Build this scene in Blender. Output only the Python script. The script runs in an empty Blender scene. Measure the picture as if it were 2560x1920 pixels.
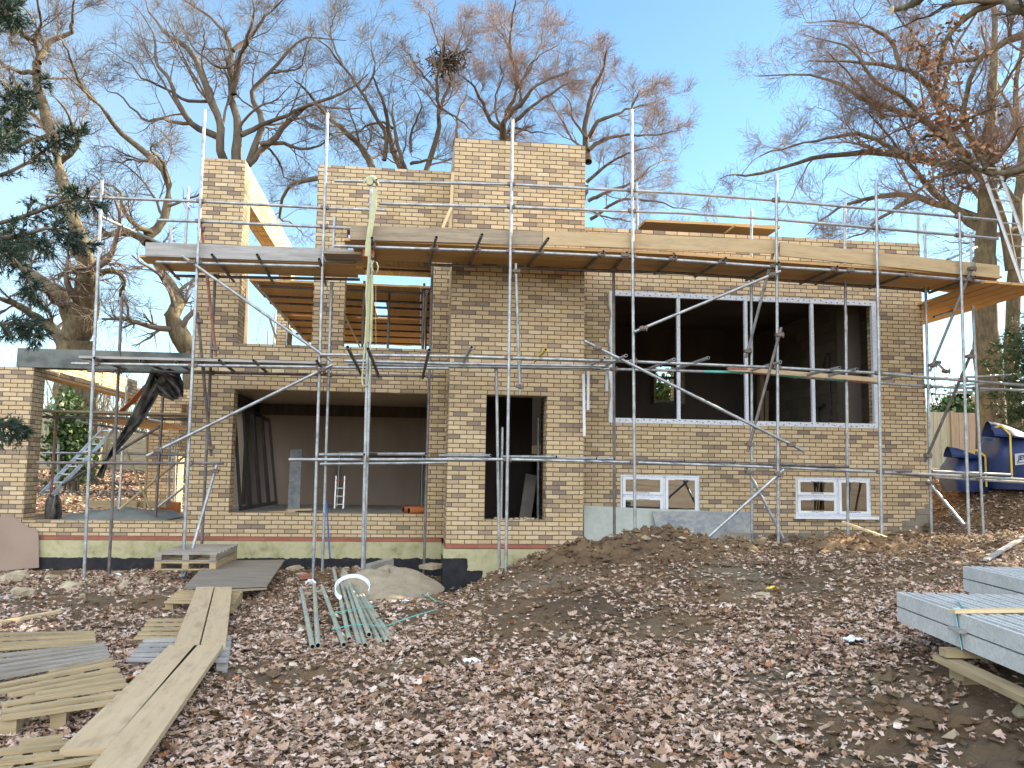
import bpy, math, random
import numpy as np
from mathutils import Vector
random.seed(5); RNG = np.random.default_rng(11)
SC = bpy.context.scene; COL = SC.collection
R = math.radians
# ------------------------------------------------------------------ camera (solved from the photograph)
F = 2100.19
_y, _p, _r = R(6.71276), R(5.81391), R(0.88731)
FW = np.array([math.sin(_y)*math.cos(_p), math.cos(_y)*math.cos(_p), math.sin(_p)])
_rt = np.array([math.cos(_y), -math.sin(_y), 0.0]); _up = np.cross(_rt, FW)
RT = math.cos(_r)*_rt + math.sin(_r)*_up; UP = -math.sin(_r)*_rt + math.cos(_r)*_up
CAM = np.array([0, 0, 1.6])
def ray(px, py): return (px-1280)/F*RT + (960-py)/F*UP + FW
def aY(px, py, Y): d = ray(px, py); return CAM + d*(Y/d[1])          # point where the sight line meets the plane y = Y
def aZ(px, py, Z): d = ray(px, py); return CAM + d*((Z-1.6)/d[2])
def aX(px, py, X): d = ray(px, py); return CAM + d*(X/d[0])
def aD(px, py, D): return CAM + ray(px, py)*D
cam = bpy.data.cameras.new('camera'); co = bpy.data.objects.new('camera', cam); COL.objects.link(co)
from mathutils import Matrix
M4 = Matrix(((RT[0], UP[0], -FW[0], 0), (RT[1], UP[1], -FW[1], 0), (RT[2], UP[2], -FW[2], 1.6), (0, 0, 0, 1)))
co.matrix_world = M4
cam.sensor_width = 36; cam.lens = F/2560*36; cam.clip_start = .05; cam.clip_end = 2000
SC.camera = co
# ------------------------------------------------------------------ materials
def nt(m): return m.node_tree.nodes, m.node_tree.links
def base_mat(name, rough=.8, metal=0.0):
    m = bpy.data.materials.new(name); m.use_nodes = True
    b = m.node_tree.nodes['Principled BSDF']; b.inputs['Roughness'].default_value = rough; b.inputs['Metallic'].default_value = metal
    return m, b
def c4(c): return (c[0], c[1], c[2], 1)
def ramp(n, stops, interp='LINEAR'):
    r = n.new('ShaderNodeValToRGB'); e = r.color_ramp.elements; r.color_ramp.interpolation = interp
    while len(e) < len(stops): e.new(.5)
    for k, (p, c) in enumerate(stops): e[k].position = p; e[k].color = c4(c)
    return r
def noise(n, l, vec, scale, detail=4, rough=.6, dist=0):
    t = n.new('ShaderNodeTexNoise'); t.inputs['Scale'].default_value = scale; t.inputs['Detail'].default_value = detail
    t.inputs['Roughness'].default_value = rough; t.inputs['Distortion'].default_value = dist
    l.new(vec, t.inputs['Vector']); return t
def coords(n, l, kind, sc=(1, 1, 1)):
    if kind == 'UV': s = n.new('ShaderNodeTexCoord').outputs['UV']
    else: s = n.new('ShaderNodeNewGeometry').outputs['Position']
    mp = n.new('ShaderNodeMapping'); mp.inputs['Scale'].default_value = sc; l.new(s, mp.inputs['Vector'])
    return mp.outputs['Vector']
def bump(n, l, b, h, strength, dist=.01):
    bp = n.new('ShaderNodeBump'); bp.inputs['Strength'].default_value = strength; bp.inputs['Distance'].default_value = dist
    l.new(h, bp.inputs['Height']); l.new(bp.outputs['Normal'], b.inputs['Normal']); return bp
def mixc(n, l, fac, a, b):
    x = n.new('ShaderNodeMix'); x.data_type = 'RGBA'
    for v, i in ((fac, 0), (a, 6), (b, 7)):
        if hasattr(v, 'links') or isinstance(v, bpy.types.NodeSocket): l.new(v, x.inputs[i])
        else: x.inputs[i].default_value = c4(v) if i else v
    return x.outputs[2]
def mottled(name, stops, scale=3, rough=.8, metal=0, kind='POS', sc=(1, 1, 1), bmp=0, bscale=None, detail=5, fine=None):
    m, b = base_mat(name, rough, metal); n, l = nt(m)
    v = coords(n, l, kind, sc); t = noise(n, l, v, scale, detail)
    r = ramp(n, stops); l.new(t.outputs['Fac'], r.inputs['Fac']); col = r.outputs['Color']
    if fine:
        t2 = noise(n, l, v, fine[0], 3); r2 = ramp(n, [(.42, (0, 0, 0)), (.62, (1, 1, 1))]); l.new(t2.outputs['Fac'], r2.inputs['Fac'])
        mm = n.new('ShaderNodeMath'); mm.operation = 'MULTIPLY'; mm.inputs[1].default_value = fine[2]; l.new(r2.outputs['Color'], mm.inputs[0])
        col = mixc(n, l, mm.outputs[0], col, fine[1])
    l.new(col, b.inputs['Base Color'])
    if bmp:
        t3 = noise(n, l, v, bscale or scale*4, 5); bump(n, l, b, t3.outputs['Fac'], bmp)
    return m
def brick_mat(name, pal, mortar, dark=.25, bw=.225, rh=.075, seed=0.0):
    m, b = base_mat(name, .88); n, l = nt(m)
    uv = n.new('ShaderNodeTexCoord').outputs['UV']
    mp = n.new('ShaderNodeMapping'); mp.inputs['Location'].default_value = (seed, .005, 0); l.new(uv, mp.inputs['Vector'])
    wob = noise(n, l, mp.outputs['Vector'], 5.0, 3)
    sub = n.new('ShaderNodeVectorMath'); sub.operation = 'SUBTRACT'; sub.inputs[1].default_value = (.5, .5, .5); l.new(wob.outputs['Color'], sub.inputs[0])
    scl = n.new('ShaderNodeVectorMath'); scl.operation = 'SCALE'; scl.inputs['Scale'].default_value = .012; l.new(sub.outputs[0], scl.inputs[0])
    add = n.new('ShaderNodeVectorMath'); l.new(mp.outputs['Vector'], add.inputs[0]); l.new(scl.outputs[0], add.inputs[1])
    t = n.new('ShaderNodeTexBrick'); t.offset = .5; t.squash = 1
    for k, v in (('Scale', 1), ('Mortar Size', .0075), ('Mortar Smooth', .25), ('Bias', 0), ('Brick Width', bw), ('Row Height', rh)): t.inputs[k].default_value = v
    t.inputs['Color1'].default_value = (0, 0, 0, 1); t.inputs['Color2'].default_value = (1, 1, 1, 1); t.inputs['Mortar'].default_value = (0, 0, 0, 1)
    l.new(add.outputs[0], t.inputs['Vector'])
    big = noise(n, l, mp.outputs['Vector'], 1.1, 3)                  # batches of darker bricks
    s = n.new('ShaderNodeMath'); s.operation = 'MULTIPLY_ADD'; s.inputs[1].default_value = .26; s.inputs[2].default_value = -.10; l.new(big.outputs['Fac'], s.inputs[0])
    a2 = n.new('ShaderNodeMath'); l.new(t.outputs['Color'], a2.inputs[0]); l.new(s.outputs[0], a2.inputs[1])
    r = ramp(n, pal, 'LINEAR'); l.new(a2.outputs[0], r.inputs['Fac'])
    sm = noise(n, l, mp.outputs['Vector'], 26, 5, .7)                # smoked and creased faces
    r2 = ramp(n, [(.48, (0, 0, 0)), (.70, (1, 1, 1))]); l.new(sm.outputs['Fac'], r2.inputs['Fac'])
    mm = n.new('ShaderNodeMath'); mm.operation = 'MULTIPLY'; mm.inputs[1].default_value = dark; l.new(r2.outputs['Color'], mm.inputs[0])
    col = mixc(n, l, mm.outputs[0], r.outputs['Color'], (.13, .10, .085))
    col = mixc(n, l, t.outputs['Fac'], col, mortar); l.new(col, b.inputs['Base Color'])
    inv = n.new('ShaderNodeMath'); inv.operation = 'MULTIPLY_ADD'; inv.inputs[1].default_value = -1.0; l.new(t.outputs['Fac'], inv.inputs[0])
    l.new(sm.outputs['Fac'], inv.inputs[2]); bump(n, l, b, inv.outputs[0], .7, .008)
    return m
MT = {}
PAL = [(.0, (.22, .175, .14)), (.10, (.26, .205, .155)), (.20, (.42, .325, .205)), (.42, (.50, .39, .235)), (.62, (.56, .445, .275)), (.80, (.52, .405, .255)), (1., (.61, .50, .33))]
MT['brick'] = brick_mat('buff_brick', PAL, (.105, .078, .045))
MT['red_brick'] = brick_mat('red_engineering_brick', [(0, (.27, .085, .055)), (1, (.36, .13, .085))], (.22, .13, .1), .15, seed=.1)
MT['block'] = brick_mat('grey_blockwork', [(0, (.17, .15, .125)), (1, (.26, .235, .19))], (.15, .13, .11), .2, .45, .225)
MT['concrete'] = mottled('weathered_concrete', [(.25, (.16, .16, .145)), (.5, (.26, .25, .225)), (.75, (.35, .34, .31))], 2.2, .9, bmp=.3, bscale=30)
MT['beam'] = mottled('stained_beam_concrete', [(.3, (.045, .055, .055)), (.5, (.13, .15, .145)), (.75, (.2, .215, .2))], 1.8, .9, sc=(1, 1, 1.8), bmp=.25, bscale=25)
MT['interior'] = mottled('bare_interior_wall', [(.3, (.24, .195, .155)), (.7, (.33, .27, .215))], 1.3, .95, sc=(1, 1, .4), bmp=.15, bscale=20)
MT['ceiling'] = mottled('bare_concrete_ceiling', [(.3, (.40, .31, .21)), (.7, (.50, .40, .28))], 1.0, .95, bmp=.1, bscale=20)
MT['upvc'] = mottled('film_covered_frame', [(.3, (.62, .70, .80)), (.7, (.72, .79, .86))], 9, .35, fine=(45, (.35, .40, .48), .55))
MT['white'] = mottled('white_plastic', [(.3, (.66, .72, .78)), (.7, (.76, .81, .86))], 8, .4)
MT['black'] = mottled('black_coated_frame', [(.3, (.010, .013, .02)), (.7, (.025, .03, .042))], 5, .32)
MT['tube'] = mottled('galvanised_steel', [(.28, (.20, .23, .25)), (.5, (.36, .40, .43)), (.72, (.50, .54, .56))], 7, .42, .55, fine=(38, (.17, .14, .11), .35), bmp=.05, bscale=60)
MT['tube_dark'] = mottled('dull_old_steel', [(.3, (.085, .085, .09)), (.55, (.17, .17, .175)), (.75, (.26, .25, .235))], 8, .6, .35, fine=(30, (.13, .07, .04), .5))
MT['tube_rust'] = mottled('red_painted_steel', [(.3, (.30, .11, .08)), (.7, (.40, .25, .21))], 8, .6, .1)
MT['tube_green'] = mottled('lichened_tube', [(.3, (.21, .28, .25)), (.5, (.33, .40, .35)), (.75, (.42, .43, .33))], 4, .7, .15, fine=(16, (.36, .30, .20), .7))
MT['hole'] = base_mat('tube_bore', .9)[0]; MT['hole'].node_tree.nodes['Principled BSDF'].inputs['Base Color'].default_value = (.008, .008, .009, 1)
MT['coupler'] = mottled('rusty_coupler', [(.3, (.10, .07, .055)), (.6, (.19, .16, .14)), (.8, (.30, .15, .09))], 40, .65, .3)
def wood(name, a, b_, c, grain=1.0, rough=.75, dirt=(.10, .075, .05), dirtf=.35):
    m, b = base_mat(name, rough); n, l = nt(m)
    v = coords(n, l, 'UV', (1.3, 26*grain, 1)); t = noise(n, l, v, 1, 6, .65, .6)
    r = ramp(n, [(.28, a), (.5, b_), (.72, c)]); l.new(t.outputs['Fac'], r.inputs['Fac'])
    v2 = coords(n, l, 'UV', (1.6, 5, 1)); t2 = noise(n, l, v2, 1.4, 5, .7); r2 = ramp(n, [(.5, (0, 0, 0)), (.72, (1, 1, 1))]); l.new(t2.outputs['Fac'], r2.inputs['Fac'])
    mm = n.new('ShaderNodeMath'); mm.operation = 'MULTIPLY'; mm.inputs[1].default_value = dirtf; l.new(r2.outputs['Color'], mm.inputs[0])
    l.new(mixc(n, l, mm.outputs[0], r.outputs['Color'], dirt), b.inputs['Base Color']); bump(n, l, b, t.outputs['Fac'], .25, .004)
    return m
MT['board'] = wood('scaffold_board', (.42, .325, .20), (.47, .37, .235), (.51, .41, .27), .7, dirtf=.45)
MT['board_old'] = wood('weathered_board', (.20, .165, .115), (.30, .25, .18), (.38, .32, .235), dirtf=.5)
MT['board_grey'] = wood('silvered_board', (.22, .22, .215), (.33, .335, .33), (.43, .43, .42), dirtf=.45, dirt=(.13, .13, .13))
MT['board_warm'] = wood('pine_deck_board', (.47, .28, .11), (.55, .34, .14), (.60, .39, .18), .8, dirtf=.15)
MT['toe'] = wood('toe_board_timber', (.36, .27, .15), (.45, .345, .20), (.50, .39, .235), .7, dirtf=.28)
MT['pallet'] = wood('pallet_wood', (.24, .185, .105), (.36, .285, .165), (.45, .36, .22), dirtf=.5)
MT['pallet_grey'] = wood('grey_pallet_wood', (.17, .15, .12), (.27, .25, .215), (.38, .36, .32), dirtf=.45)
MT['raw'] = wood('raw_softwood', (.50, .38, .20), (.58, .46, .27), (.63, .52, .33), dirtf=.1)
MT['ply'] = wood('dirty_plywood', (.13, .115, .095), (.20, .18, .15), (.28, .25, .21), .3, dirtf=.5)
MT['fence'] = wood('fence_boards', (.22, .16, .105), (.30, .22, .15), (.36, .28, .19), dirtf=.3)
MT['fence_pale'] = wood('pale_fence_boards', (.25, .23, .16), (.33, .31, .22), (.40, .38, .27), dirtf=.3)
MT['orange'] = mottled('orange_clay_plastic', [(.3, (.42, .13, .04)), (.7, (.52, .19, .07))], 6, .5)
MT['yellow'] = mottled('yellow_plastic', [(.3, (.62, .43, .04)), (.7, (.70, .52, .08))], 6, .5)
MT['teal'] = mottled('teal_strap', [(.3, (.08, .38, .33)), (.7, (.14, .48, .42))], 6, .5)
MT['cyan'] = mottled('pale_blue_strap', [(.3, (.20, .50, .60)), (.7, (.28, .60, .68))], 6, .45)
MT['web'] = mottled('lime_webbing', [(.3, (.34, .36, .20)), (.55, (.47, .48, .30)), (.75, (.28, .36, .27))], 5, .8)
MT['rope'] = mottled('yellow_cord', [(.3, (.55, .42, .14)), (.7, (.62, .50, .2))], 9, .8)
MT['bag'] = mottled('woven_blue_bag', [(.3, (.008, .022, .085)), (.6, (.012, .038, .145)), (.8, (.02, .055, .19))], 2.2, .5, bmp=.35, bscale=9)
MT['baglabel'] = mottled('white_print', [(.3, (.42, .46, .52)), (.7, (.55, .58, .62))], 6, .6)
MT['tarp'] = mottled('black_polythene', [(.3, (.006, .007, .009)), (.75, (.02, .022, .026))], 4, .3, bmp=.5, bscale=10, fine=(6, (.22, .20, .17), .5))
MT['tarp_green'] = mottled('green_grey_sheet', [(.3, (.13, .15, .145)), (.7, (.25, .275, .265))], 3, .45, bmp=.4, bscale=8)
MT['alu'] = mottled('bright_aluminium', [(.3, (.60, .61, .61)), (.7, (.76, .77, .77))], 8, .35, .6)
MT['pinkboard'] = mottled('pinkish_cement_board', [(.3, (.27, .205, .165)), (.7, (.32, .245, .20))], 1.6, .9)
MT['paleboard'] = mottled('pale_sheet', [(.3, (.33, .39, .38)), (.6, (.40, .45, .42)), (.8, (.36, .36, .30))], 1.7, .7, fine=(9, (.30, .29, .22), .35))
MT['stainboard'] = mottled('blue_stained_sheet', [(.3, (.12, .15, .19)), (.5, (.20, .23, .26)), (.75, (.36, .36, .31))], 2.3, .75, sc=(1, 1, 1.4), fine=(11, (.34, .35, .32), .6))
MT['stone'] = mottled('rubble', [(.3, (.24, .20, .135)), (.6, (.38, .33, .235)), (.8, (.48, .43, .33))], 7, .95, bmp=.4, bscale=25)
MT['sand'] = mottled('sand_gravel', [(.3, (.20, .17, .12)), (.7, (.31, .27, .19))], 6, .95, bmp=.5, bscale=50, fine=(55, (.42, .38, .3), .4))
MT['post'] = mottled('precast_concrete', [(.3, (.42, .45, .46)), (.55, (.51, .54, .54)), (.8, (.57, .59, .58))], 5, .85, fine=(45, (.26, .26, .25), .35), bmp=.2, bscale=60)
MT['bark'] = mottled('grey_brown_bark', [(.3, (.055, .045, .035)), (.55, (.12, .10, .075)), (.8, (.20, .17, .12))], 3, .95, sc=(1, 1, .35), bmp=.8, bscale=14)
MT['bark_moss'] = mottled('mossy_bark', [(.3, (.065, .052, .034)), (.5, (.145, .118, .07)), (.75, (.235, .20, .115))], 3.4, .95, sc=(1, 1, .3), bmp=1.0, bscale=16, fine=(15, (.05, .04, .028), .6))
MT['twig'] = mottled('bare_twigs', [(.3, (.10, .078, .062)), (.7, (.17, .135, .11))], 1, .9)
MT['twig_red'] = mottled('budding_twigs', [(.3, (.17, .115, .085)), (.7, (.27, .19, .145))], 1, .9)
MT['needle'] = mottled('conifer_needles', [(.3, (.010, .030, .022)), (.6, (.022, .055, .035)), (.8, (.05, .085, .04))], 2.0, .6)
MT['needle_green'] = mottled('fir_needles', [(.3, (.03, .06, .022)), (.6, (.06, .11, .04)), (.8, (.10, .15, .05))], 2.0, .6)
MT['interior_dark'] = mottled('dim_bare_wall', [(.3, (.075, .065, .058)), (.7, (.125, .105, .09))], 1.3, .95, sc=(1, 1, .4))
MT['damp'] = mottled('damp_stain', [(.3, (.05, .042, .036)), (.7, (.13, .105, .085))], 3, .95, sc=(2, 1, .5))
MT['evergreen'] = mottled('evergreen_leaf', [(.3, (.025, .055, .015)), (.6, (.06, .115, .03)), (.8, (.13, .19, .06))], 2.5, .5)
MT['deadleaf'] = mottled('rust_dead_leaf', [(.3, (.20, .10, .05)), (.7, (.36, .19, .10))], 6, .8)
MT['nest'] = mottled('nest_sticks', [(.3, (.02, .016, .012)), (.7, (.05, .04, .03))], 6, .95)
MT['roofing'] = mottled('grey_shed_roof', [(.3, (.15, .15, .15)), (.7, (.23, .23, .225))], 3, .9)
MT['bluerope'] = mottled('blue_rope', [(.3, (.03, .10, .40)), (.7, (.05, .16, .5))], 6, .7)
def glass_mat():
    m = bpy.data.materials.new('window_glass'); m.use_nodes = True; n, l = nt(m); n.remove(n['Principled BSDF'])
    g = n.new('ShaderNodeBsdfGlossy'); g.inputs['Roughness'].default_value = .01; g.inputs['Color'].default_value = (.9, .93, .95, 1)
    t = n.new('ShaderNodeBsdfTransparent'); t.inputs['Color'].default_value = (.75, .8, .8, 1)
    fr = n.new('ShaderNodeFresnel'); fr.inputs['IOR'].default_value = 3.0
    mx = n.new('ShaderNodeMixShader'); l.new(fr.outputs[0], mx.inputs[0]); l.new(t.outputs[0], mx.inputs[1]); l.new(g.outputs[0], mx.inputs[2])
    l.new(mx.outputs[0], n['Material Output'].inputs['Surface']); return m
MT['glass'] = glass_mat()
def plinth_mat(name, cond):
    """Yellow-green render over black tanking paint; the paint's ragged top edge is where it was brushed to."""
    m, b = base_mat(name, .9); n, l = nt(m); v = coords(n, l, 'POS')
    t = noise(n, l, v, 3.4, 6, .7); r = ramp(n, [(.28, (.16, .16, .085)), (.40, (.33, .325, .18)), (.55, (.44, .42, .27)), (.68, (.36, .36, .19)), (.8, (.22, .24, .10))]); l.new(t.outputs['Fac'], r.inputs['Fac'])
    t2 = noise(n, l, v, 7, 5); r2 = ramp(n, [(.3, (.008, .009, .012)), (.6, (.02, .022, .028)), (.85, (.09, .085, .07))]); l.new(t2.outputs['Fac'], r2.inputs['Fac'])
    sp = n.new('ShaderNodeSeparateXYZ'); l.new(v, sp.inputs[0]); t3 = noise(n, l, v, 6, 4)
    def edge(sock, lim, sign, amp=.09):
        a = n.new('ShaderNodeMath'); a.operation = 'MULTIPLY_ADD'; a.inputs[1].default_value = amp; l.new(t3.outputs['Fac'], a.inputs[0]); l.new(sock, a.inputs[2])
        g = n.new('ShaderNodeMath'); g.operation = 'LESS_THAN' if sign < 0 else 'GREATER_THAN'; g.inputs[1].default_value = lim+amp*.5; l.new(a.outputs[0], g.inputs[0]); return g.outputs[0]
    def op(o, a, b2):
        q = n.new('ShaderNodeMath'); q.operation = o; l.new(a, q.inputs[0]); l.new(b2, q.inputs[1]); return q.outputs[0]
    fac = None
    for xl, zl in cond:
        f = op('MINIMUM', edge(sp.outputs[0], xl, -1), edge(sp.outputs[2], zl, -1)); fac = f if fac is None else op('MAXIMUM', fac, f)
    l.new(mixc(n, l, fac, r.outputs['Color'], r2.outputs['Color']), b.inputs['Base Color']); bump(n, l, b, t2.outputs['Fac'], .3); return m
MT['plinth'] = plinth_mat('wing_plinth', [(9, .03)])
MT['plinth_t'] = plinth_mat('tower_plinth', [(.95, .14), (1.2, -.06)])
# ------------------------------------------------------------------ mesh builder
WB = {}
class MB:
    def __init__(s): s.v = []; s.f = []; s.u = []; s.m = []; s.smooth = []
    def add(s, vs, fs, uvs=None, mi=0, sm=False):
        o = len(s.v); s.v += [tuple(map(float, p)) for p in vs]
        for k, f in enumerate(fs):
            s.f.append([i+o for i in f]); s.m.append(mi); s.smooth.append(sm)
            s.u.append(uvs[k] if uvs else [(0, 0)]*len(f))
    def quad(s, a, b, c, d, uv=None, mi=0): s.add([a, b, c, d], [(0, 1, 2, 3)], [uv or [(0, 0), (1, 0), (1, 1), (0, 1)]], mi)
    def box(s, x0, x1, y0, y1, z0, z1, mi=0, skip=''):
        V = lambda x, y, z: (x, y, z)
        fc = {'f': ([V(x0,y0,z0),V(x1,y0,z0),V(x1,y0,z1),V(x0,y0,z1)], [(x0,z0),(x1,z0),(x1,z1),(x0,z1)]),
              'b': ([V(x1,y1,z0),V(x0,y1,z0),V(x0,y1,z1),V(x1,y1,z1)], [(x1,z0),(x0,z0),(x0,z1),(x1,z1)]),
              'l': ([V(x0,y1,z0),V(x0,y0,z0),V(x0,y0,z1),V(x0,y1,z1)], [(y1,z0),(y0,z0),(y0,z1),(y1,z1)]),
              'r': ([V(x1,y0,z0),V(x1,y1,z0),V(x1,y1,z1),V(x1,y0,z1)], [(y0,z0),(y1,z0),(y1,z1),(y0,z1)]),
              't': ([V(x0,y0,z1),V(x1,y0,z1),V(x1,y1,z1),V(x0,y1,z1)], [(x0,y0),(x1,y0),(x1,y1),(x0,y1)]),
              'd': ([V(x0,y1,z0),V(x1,y1,z0),V(x1,y0,z0),V(x0,y0,z0)], [(x0,y1),(x1,y1),(x1,y0),(x0,y0)])}
        for k, (vs, uv) in fc.items():
            if k not in skip: s.quad(*vs, uv=uv, mi=mi)
        return s
    def wall(s, xs, zs, holes, y0, y1, mi=0):
        """A wall in the XZ plane from y0 (front) to y1 with rectangular holes: only the exposed faces."""
        nx, nz = len(xs)-1, len(zs)-1
        solid = [[not any(a-1e-4 <= (xs[i]+xs[i+1])/2 <= b+1e-4 and c-1e-4 <= (zs[k]+zs[k+1])/2 <= d+1e-4 for a, b, c, d in holes) for k in range(nz)] for i in range(nx)]
        ok = lambda i, k: 0 <= i < nx and 0 <= k < nz and solid[i][k]
        for i in range(nx):
            for k in range(nz):
                if not solid[i][k]: continue
                sk = ''.join(c for c, q in (('l', (i-1, k)), ('r', (i+1, k)), ('t', (i, k+1)), ('d', (i, k-1))) if ok(*q))
                s.box(xs[i], xs[i+1], y0, y1, zs[k], zs[k+1], mi, sk)
        return s
    def plank(s, a, b, w, t, up=(0, 0, 1), mi=0, off=None):
        """A board from a to b (points on its centre line, mid thickness), w wide, t thick; u runs along it."""
        a = np.array(a, float); b = np.array(b, float); d = b-a; L = np.linalg.norm(d); d /= L
        up = np.array(up, float); sd = np.cross(d, up); sd /= np.linalg.norm(sd); un = np.cross(sd, d)
        ou, ov = (random.random()*50, random.random()*50) if off is None else off
        P = lambda i, j, k: a + d*L*i + sd*w*(j-.5) + un*t*(k-.5)
        def q(c, uv): s.quad(*[P(*x) for x in c], uv=[(ou+x, ov+y) for x, y in uv], mi=mi)
        q([(0,0,1),(0,1,1),(1,1,1),(1,0,1)][::-1], [(L,0),(L,w),(0,w),(0,0)]); q([(0,0,0),(0,1,0),(1,1,0),(1,0,0)], [(0,0),(0,w),(L,w),(L,0)])
        q([(0,0,0),(1,0,0),(1,0,1),(0,0,1)], [(0,0),(L,0),(L,t),(0,t)]); q([(1,1,0),(0,1,0),(0,1,1),(1,1,1)], [(L,0),(0,0),(0,t),(L,t)])
        q([(0,1,0),(0,0,0),(0,0,1),(0,1,1)], [(0,0),(.02,0),(.02,t),(0,t)]); q([(1,0,0),(1,1,0),(1,1,1),(1,0,1)], [(0,0),(.02,0),(.02,t),(0,t)])
        return s
    def tube(s, pts, rad, n=10, cap=True, hole=None, mi=0, hm=1):
        P = [np.array(p, float) for p in pts]; m = len(P)
        rs = rad if hasattr(rad, '__len__') else [rad]*m
        T = [P[min(i+1, m-1)]-P[max(i-1, 0)] for i in range(m)]; T = [t/(np.linalg.norm(t)+1e-12) for t in T]
        ref = np.array((0, 0, 1.)) if abs(T[0][2]) < .9 else np.array((1., 0, 0)); vs = []
        for i in range(m):
            a = np.cross(T[i], ref); a /= np.linalg.norm(a); b = np.cross(a, T[i]); ref = b if abs(np.dot(b, T[min(i+1, m-1)])) < .9 else ref
            vs += [P[i] + rs[i]*(math.cos(2*math.pi*k/n)*a + math.sin(2*math.pi*k/n)*b) for k in range(n)]
        fs = [(i*n+k, i*n+(k+1) % n, (i+1)*n+(k+1) % n, (i+1)*n+k) for i in range(m-1) for k in range(n)]
        s.add(vs, fs, None, mi, True)
        if cap:
            for e, sg in ((0, 1), (m-1, -1)):
                ring = vs[e*n:(e+1)*n]; c = P[e]
                if hole:
                    inn = [c+(p-c)*hole for p in ring]; deep = [p+T[e]*sg*rs[e]*1.2 for p in inn]
                    s.add(ring+inn, [(k, (k+1) % n, n+(k+1) % n, n+k) for k in range(n)], None, mi)
                    s.add(inn+deep, [(k, (k+1) % n, n+(k+1) % n, n+k) for k in range(n)], None, hm); s.add(deep, [tuple(range(n))], None, hm)
                else: s.add(ring, [tuple(range(n))], None, mi)
        return s
    def build(s, name, mats, parent=None, base=None):
        V = np.array(s.v) if s.v else np.zeros((0, 3))
        if parent is not None: b0 = np.array(WB[parent.name]); loc = (0, 0, 0)
        else:
            b0 = np.array(base) if base is not None else np.array(((V[:, 0].min()+V[:, 0].max())/2, (V[:, 1].min()+V[:, 1].max())/2, V[:, 2].min())); loc = b0
        me = bpy.data.meshes.new(name); me.from_pydata([tuple(p) for p in (V-b0)], [], s.f)
        for k in (mats if isinstance(mats, (list, tuple)) else [mats]): me.materials.append(MT[k])
        me.polygons.foreach_set('material_index', s.m); me.polygons.foreach_set('use_smooth', s.smooth)
        ul = me.uv_layers.new(name='UVMap'); ul.data.foreach_set('uv', [c for f in s.u for p in f for c in p]); me.update()
        o = bpy.data.objects.new(name, me); COL.objects.link(o); o.location = loc
        if parent is not None: o.parent = parent
        WB[o.name] = tuple(b0); return o
def raw_mesh(name, V, Fq, mats, parent=None, base=None, smooth=True, mi=None, uv=None):
    """numpy arrays straight into a mesh: Fq is (n, k) with one k."""
    b0 = np.array(WB[parent.name]) if parent is not None else np.array(base if base is not None else (0, 0, 0), float)
    me = bpy.data.meshes.new(name); k = Fq.shape[1]; me.vertices.add(len(V)); me.loops.add(Fq.size); me.polygons.add(len(Fq))
    me.vertices.foreach_set('co', (V-b0).astype(np.float32).ravel()); me.loops.foreach_set('vertex_index', Fq.astype(np.int32).ravel())
    me.polygons.foreach_set('loop_start', np.arange(0, Fq.size, k, dtype=np.int32)); me.polygons.foreach_set('loop_total', np.full(len(Fq), k, np.int32))
    for q in (mats if isinstance(mats, (list, tuple)) else [mats]): me.materials.append(MT[q])
    if mi is not None: me.polygons.foreach_set('material_index', mi.astype(np.int32))
    me.polygons.foreach_set('use_smooth', np.full(len(Fq), smooth)); me.update(calc_edges=True)
    o = bpy.data.objects.new(name, me); COL.objects.link(o)
    o.location = (0, 0, 0) if parent is not None else b0
    if parent is not None: o.parent = parent
    WB[o.name] = tuple(b0); return o
def tag(o, label=None, cat=None, group=None, kind=None):
    if label: o['label'] = label
    if cat: o['category'] = cat
    if group: o['group'] = group
    if kind or label: o['kind'] = kind or 'thing'
    return o
def thing(name, base, label, cat, group=None):
    o = bpy.data.objects.new(name, None); COL.objects.link(o); o.location = base; o.empty_display_size = .2; WB[o.name] = tuple(base)
    return tag(o, label, cat, group)
def copy_thing(src, loc, rz, label, group=None):
    c = src.copy(); COL.objects.link(c); c.location = loc; c.rotation_euler = (0, 0, rz); WB[c.name] = tuple(loc)
    c['label'] = label
    if group: c['group'] = group
    for ch in list(src.children):
        d = ch.copy(); COL.objects.link(d); d.parent = c
        for g in list(ch.children): e = g.copy(); COL.objects.link(e); e.parent = d
    return c
SKY, SUNE, EXPO, CLOUD = .05, 3.9, 2.4, 16.0
# ------------------------------------------------------------------ sky and sun
AZ, EL = R(21), R(27)                                                # sun: to the right, a little behind the front wall
SUN = Vector((math.cos(AZ)*math.cos(EL), math.sin(AZ)*math.cos(EL), math.sin(EL)))
w = bpy.data.worlds.new('World'); SC.world = w; w.use_nodes = True; n, l = w.node_tree.nodes, w.node_tree.links
sky = n.new('ShaderNodeTexSky'); sky.sky_type = 'NISHITA'; sky.sun_disc = False; sky.sun_elevation = EL; sky.sun_rotation = math.atan2(SUN.x, SUN.y)
sky.air_density = 1.0; sky.dust_density = .15; sky.ozone_density = 1.1; sky.altitude = 60
geo = n.new('ShaderNodeTexCoord').outputs['Generated']; sp = n.new('ShaderNodeSeparateXYZ'); l.new(geo, sp.inputs[0])
def mrange(sock, a, b):
    q = n.new('ShaderNodeMapRange'); q.interpolation_type = 'SMOOTHSTEP'; q.inputs['From Min'].default_value = a; q.inputs['From Max'].default_value = b; l.new(sock, q.inputs['Value']); return q.outputs[0]
def mul(a, b):
    q = n.new('ShaderNodeMath'); q.operation = 'MULTIPLY'; l.new(a, q.inputs[0])
    if isinstance(b, (int, float)): q.inputs[1].default_value = b
    else: l.new(b, q.inputs[1])
    return q.outputs[0]
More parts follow.
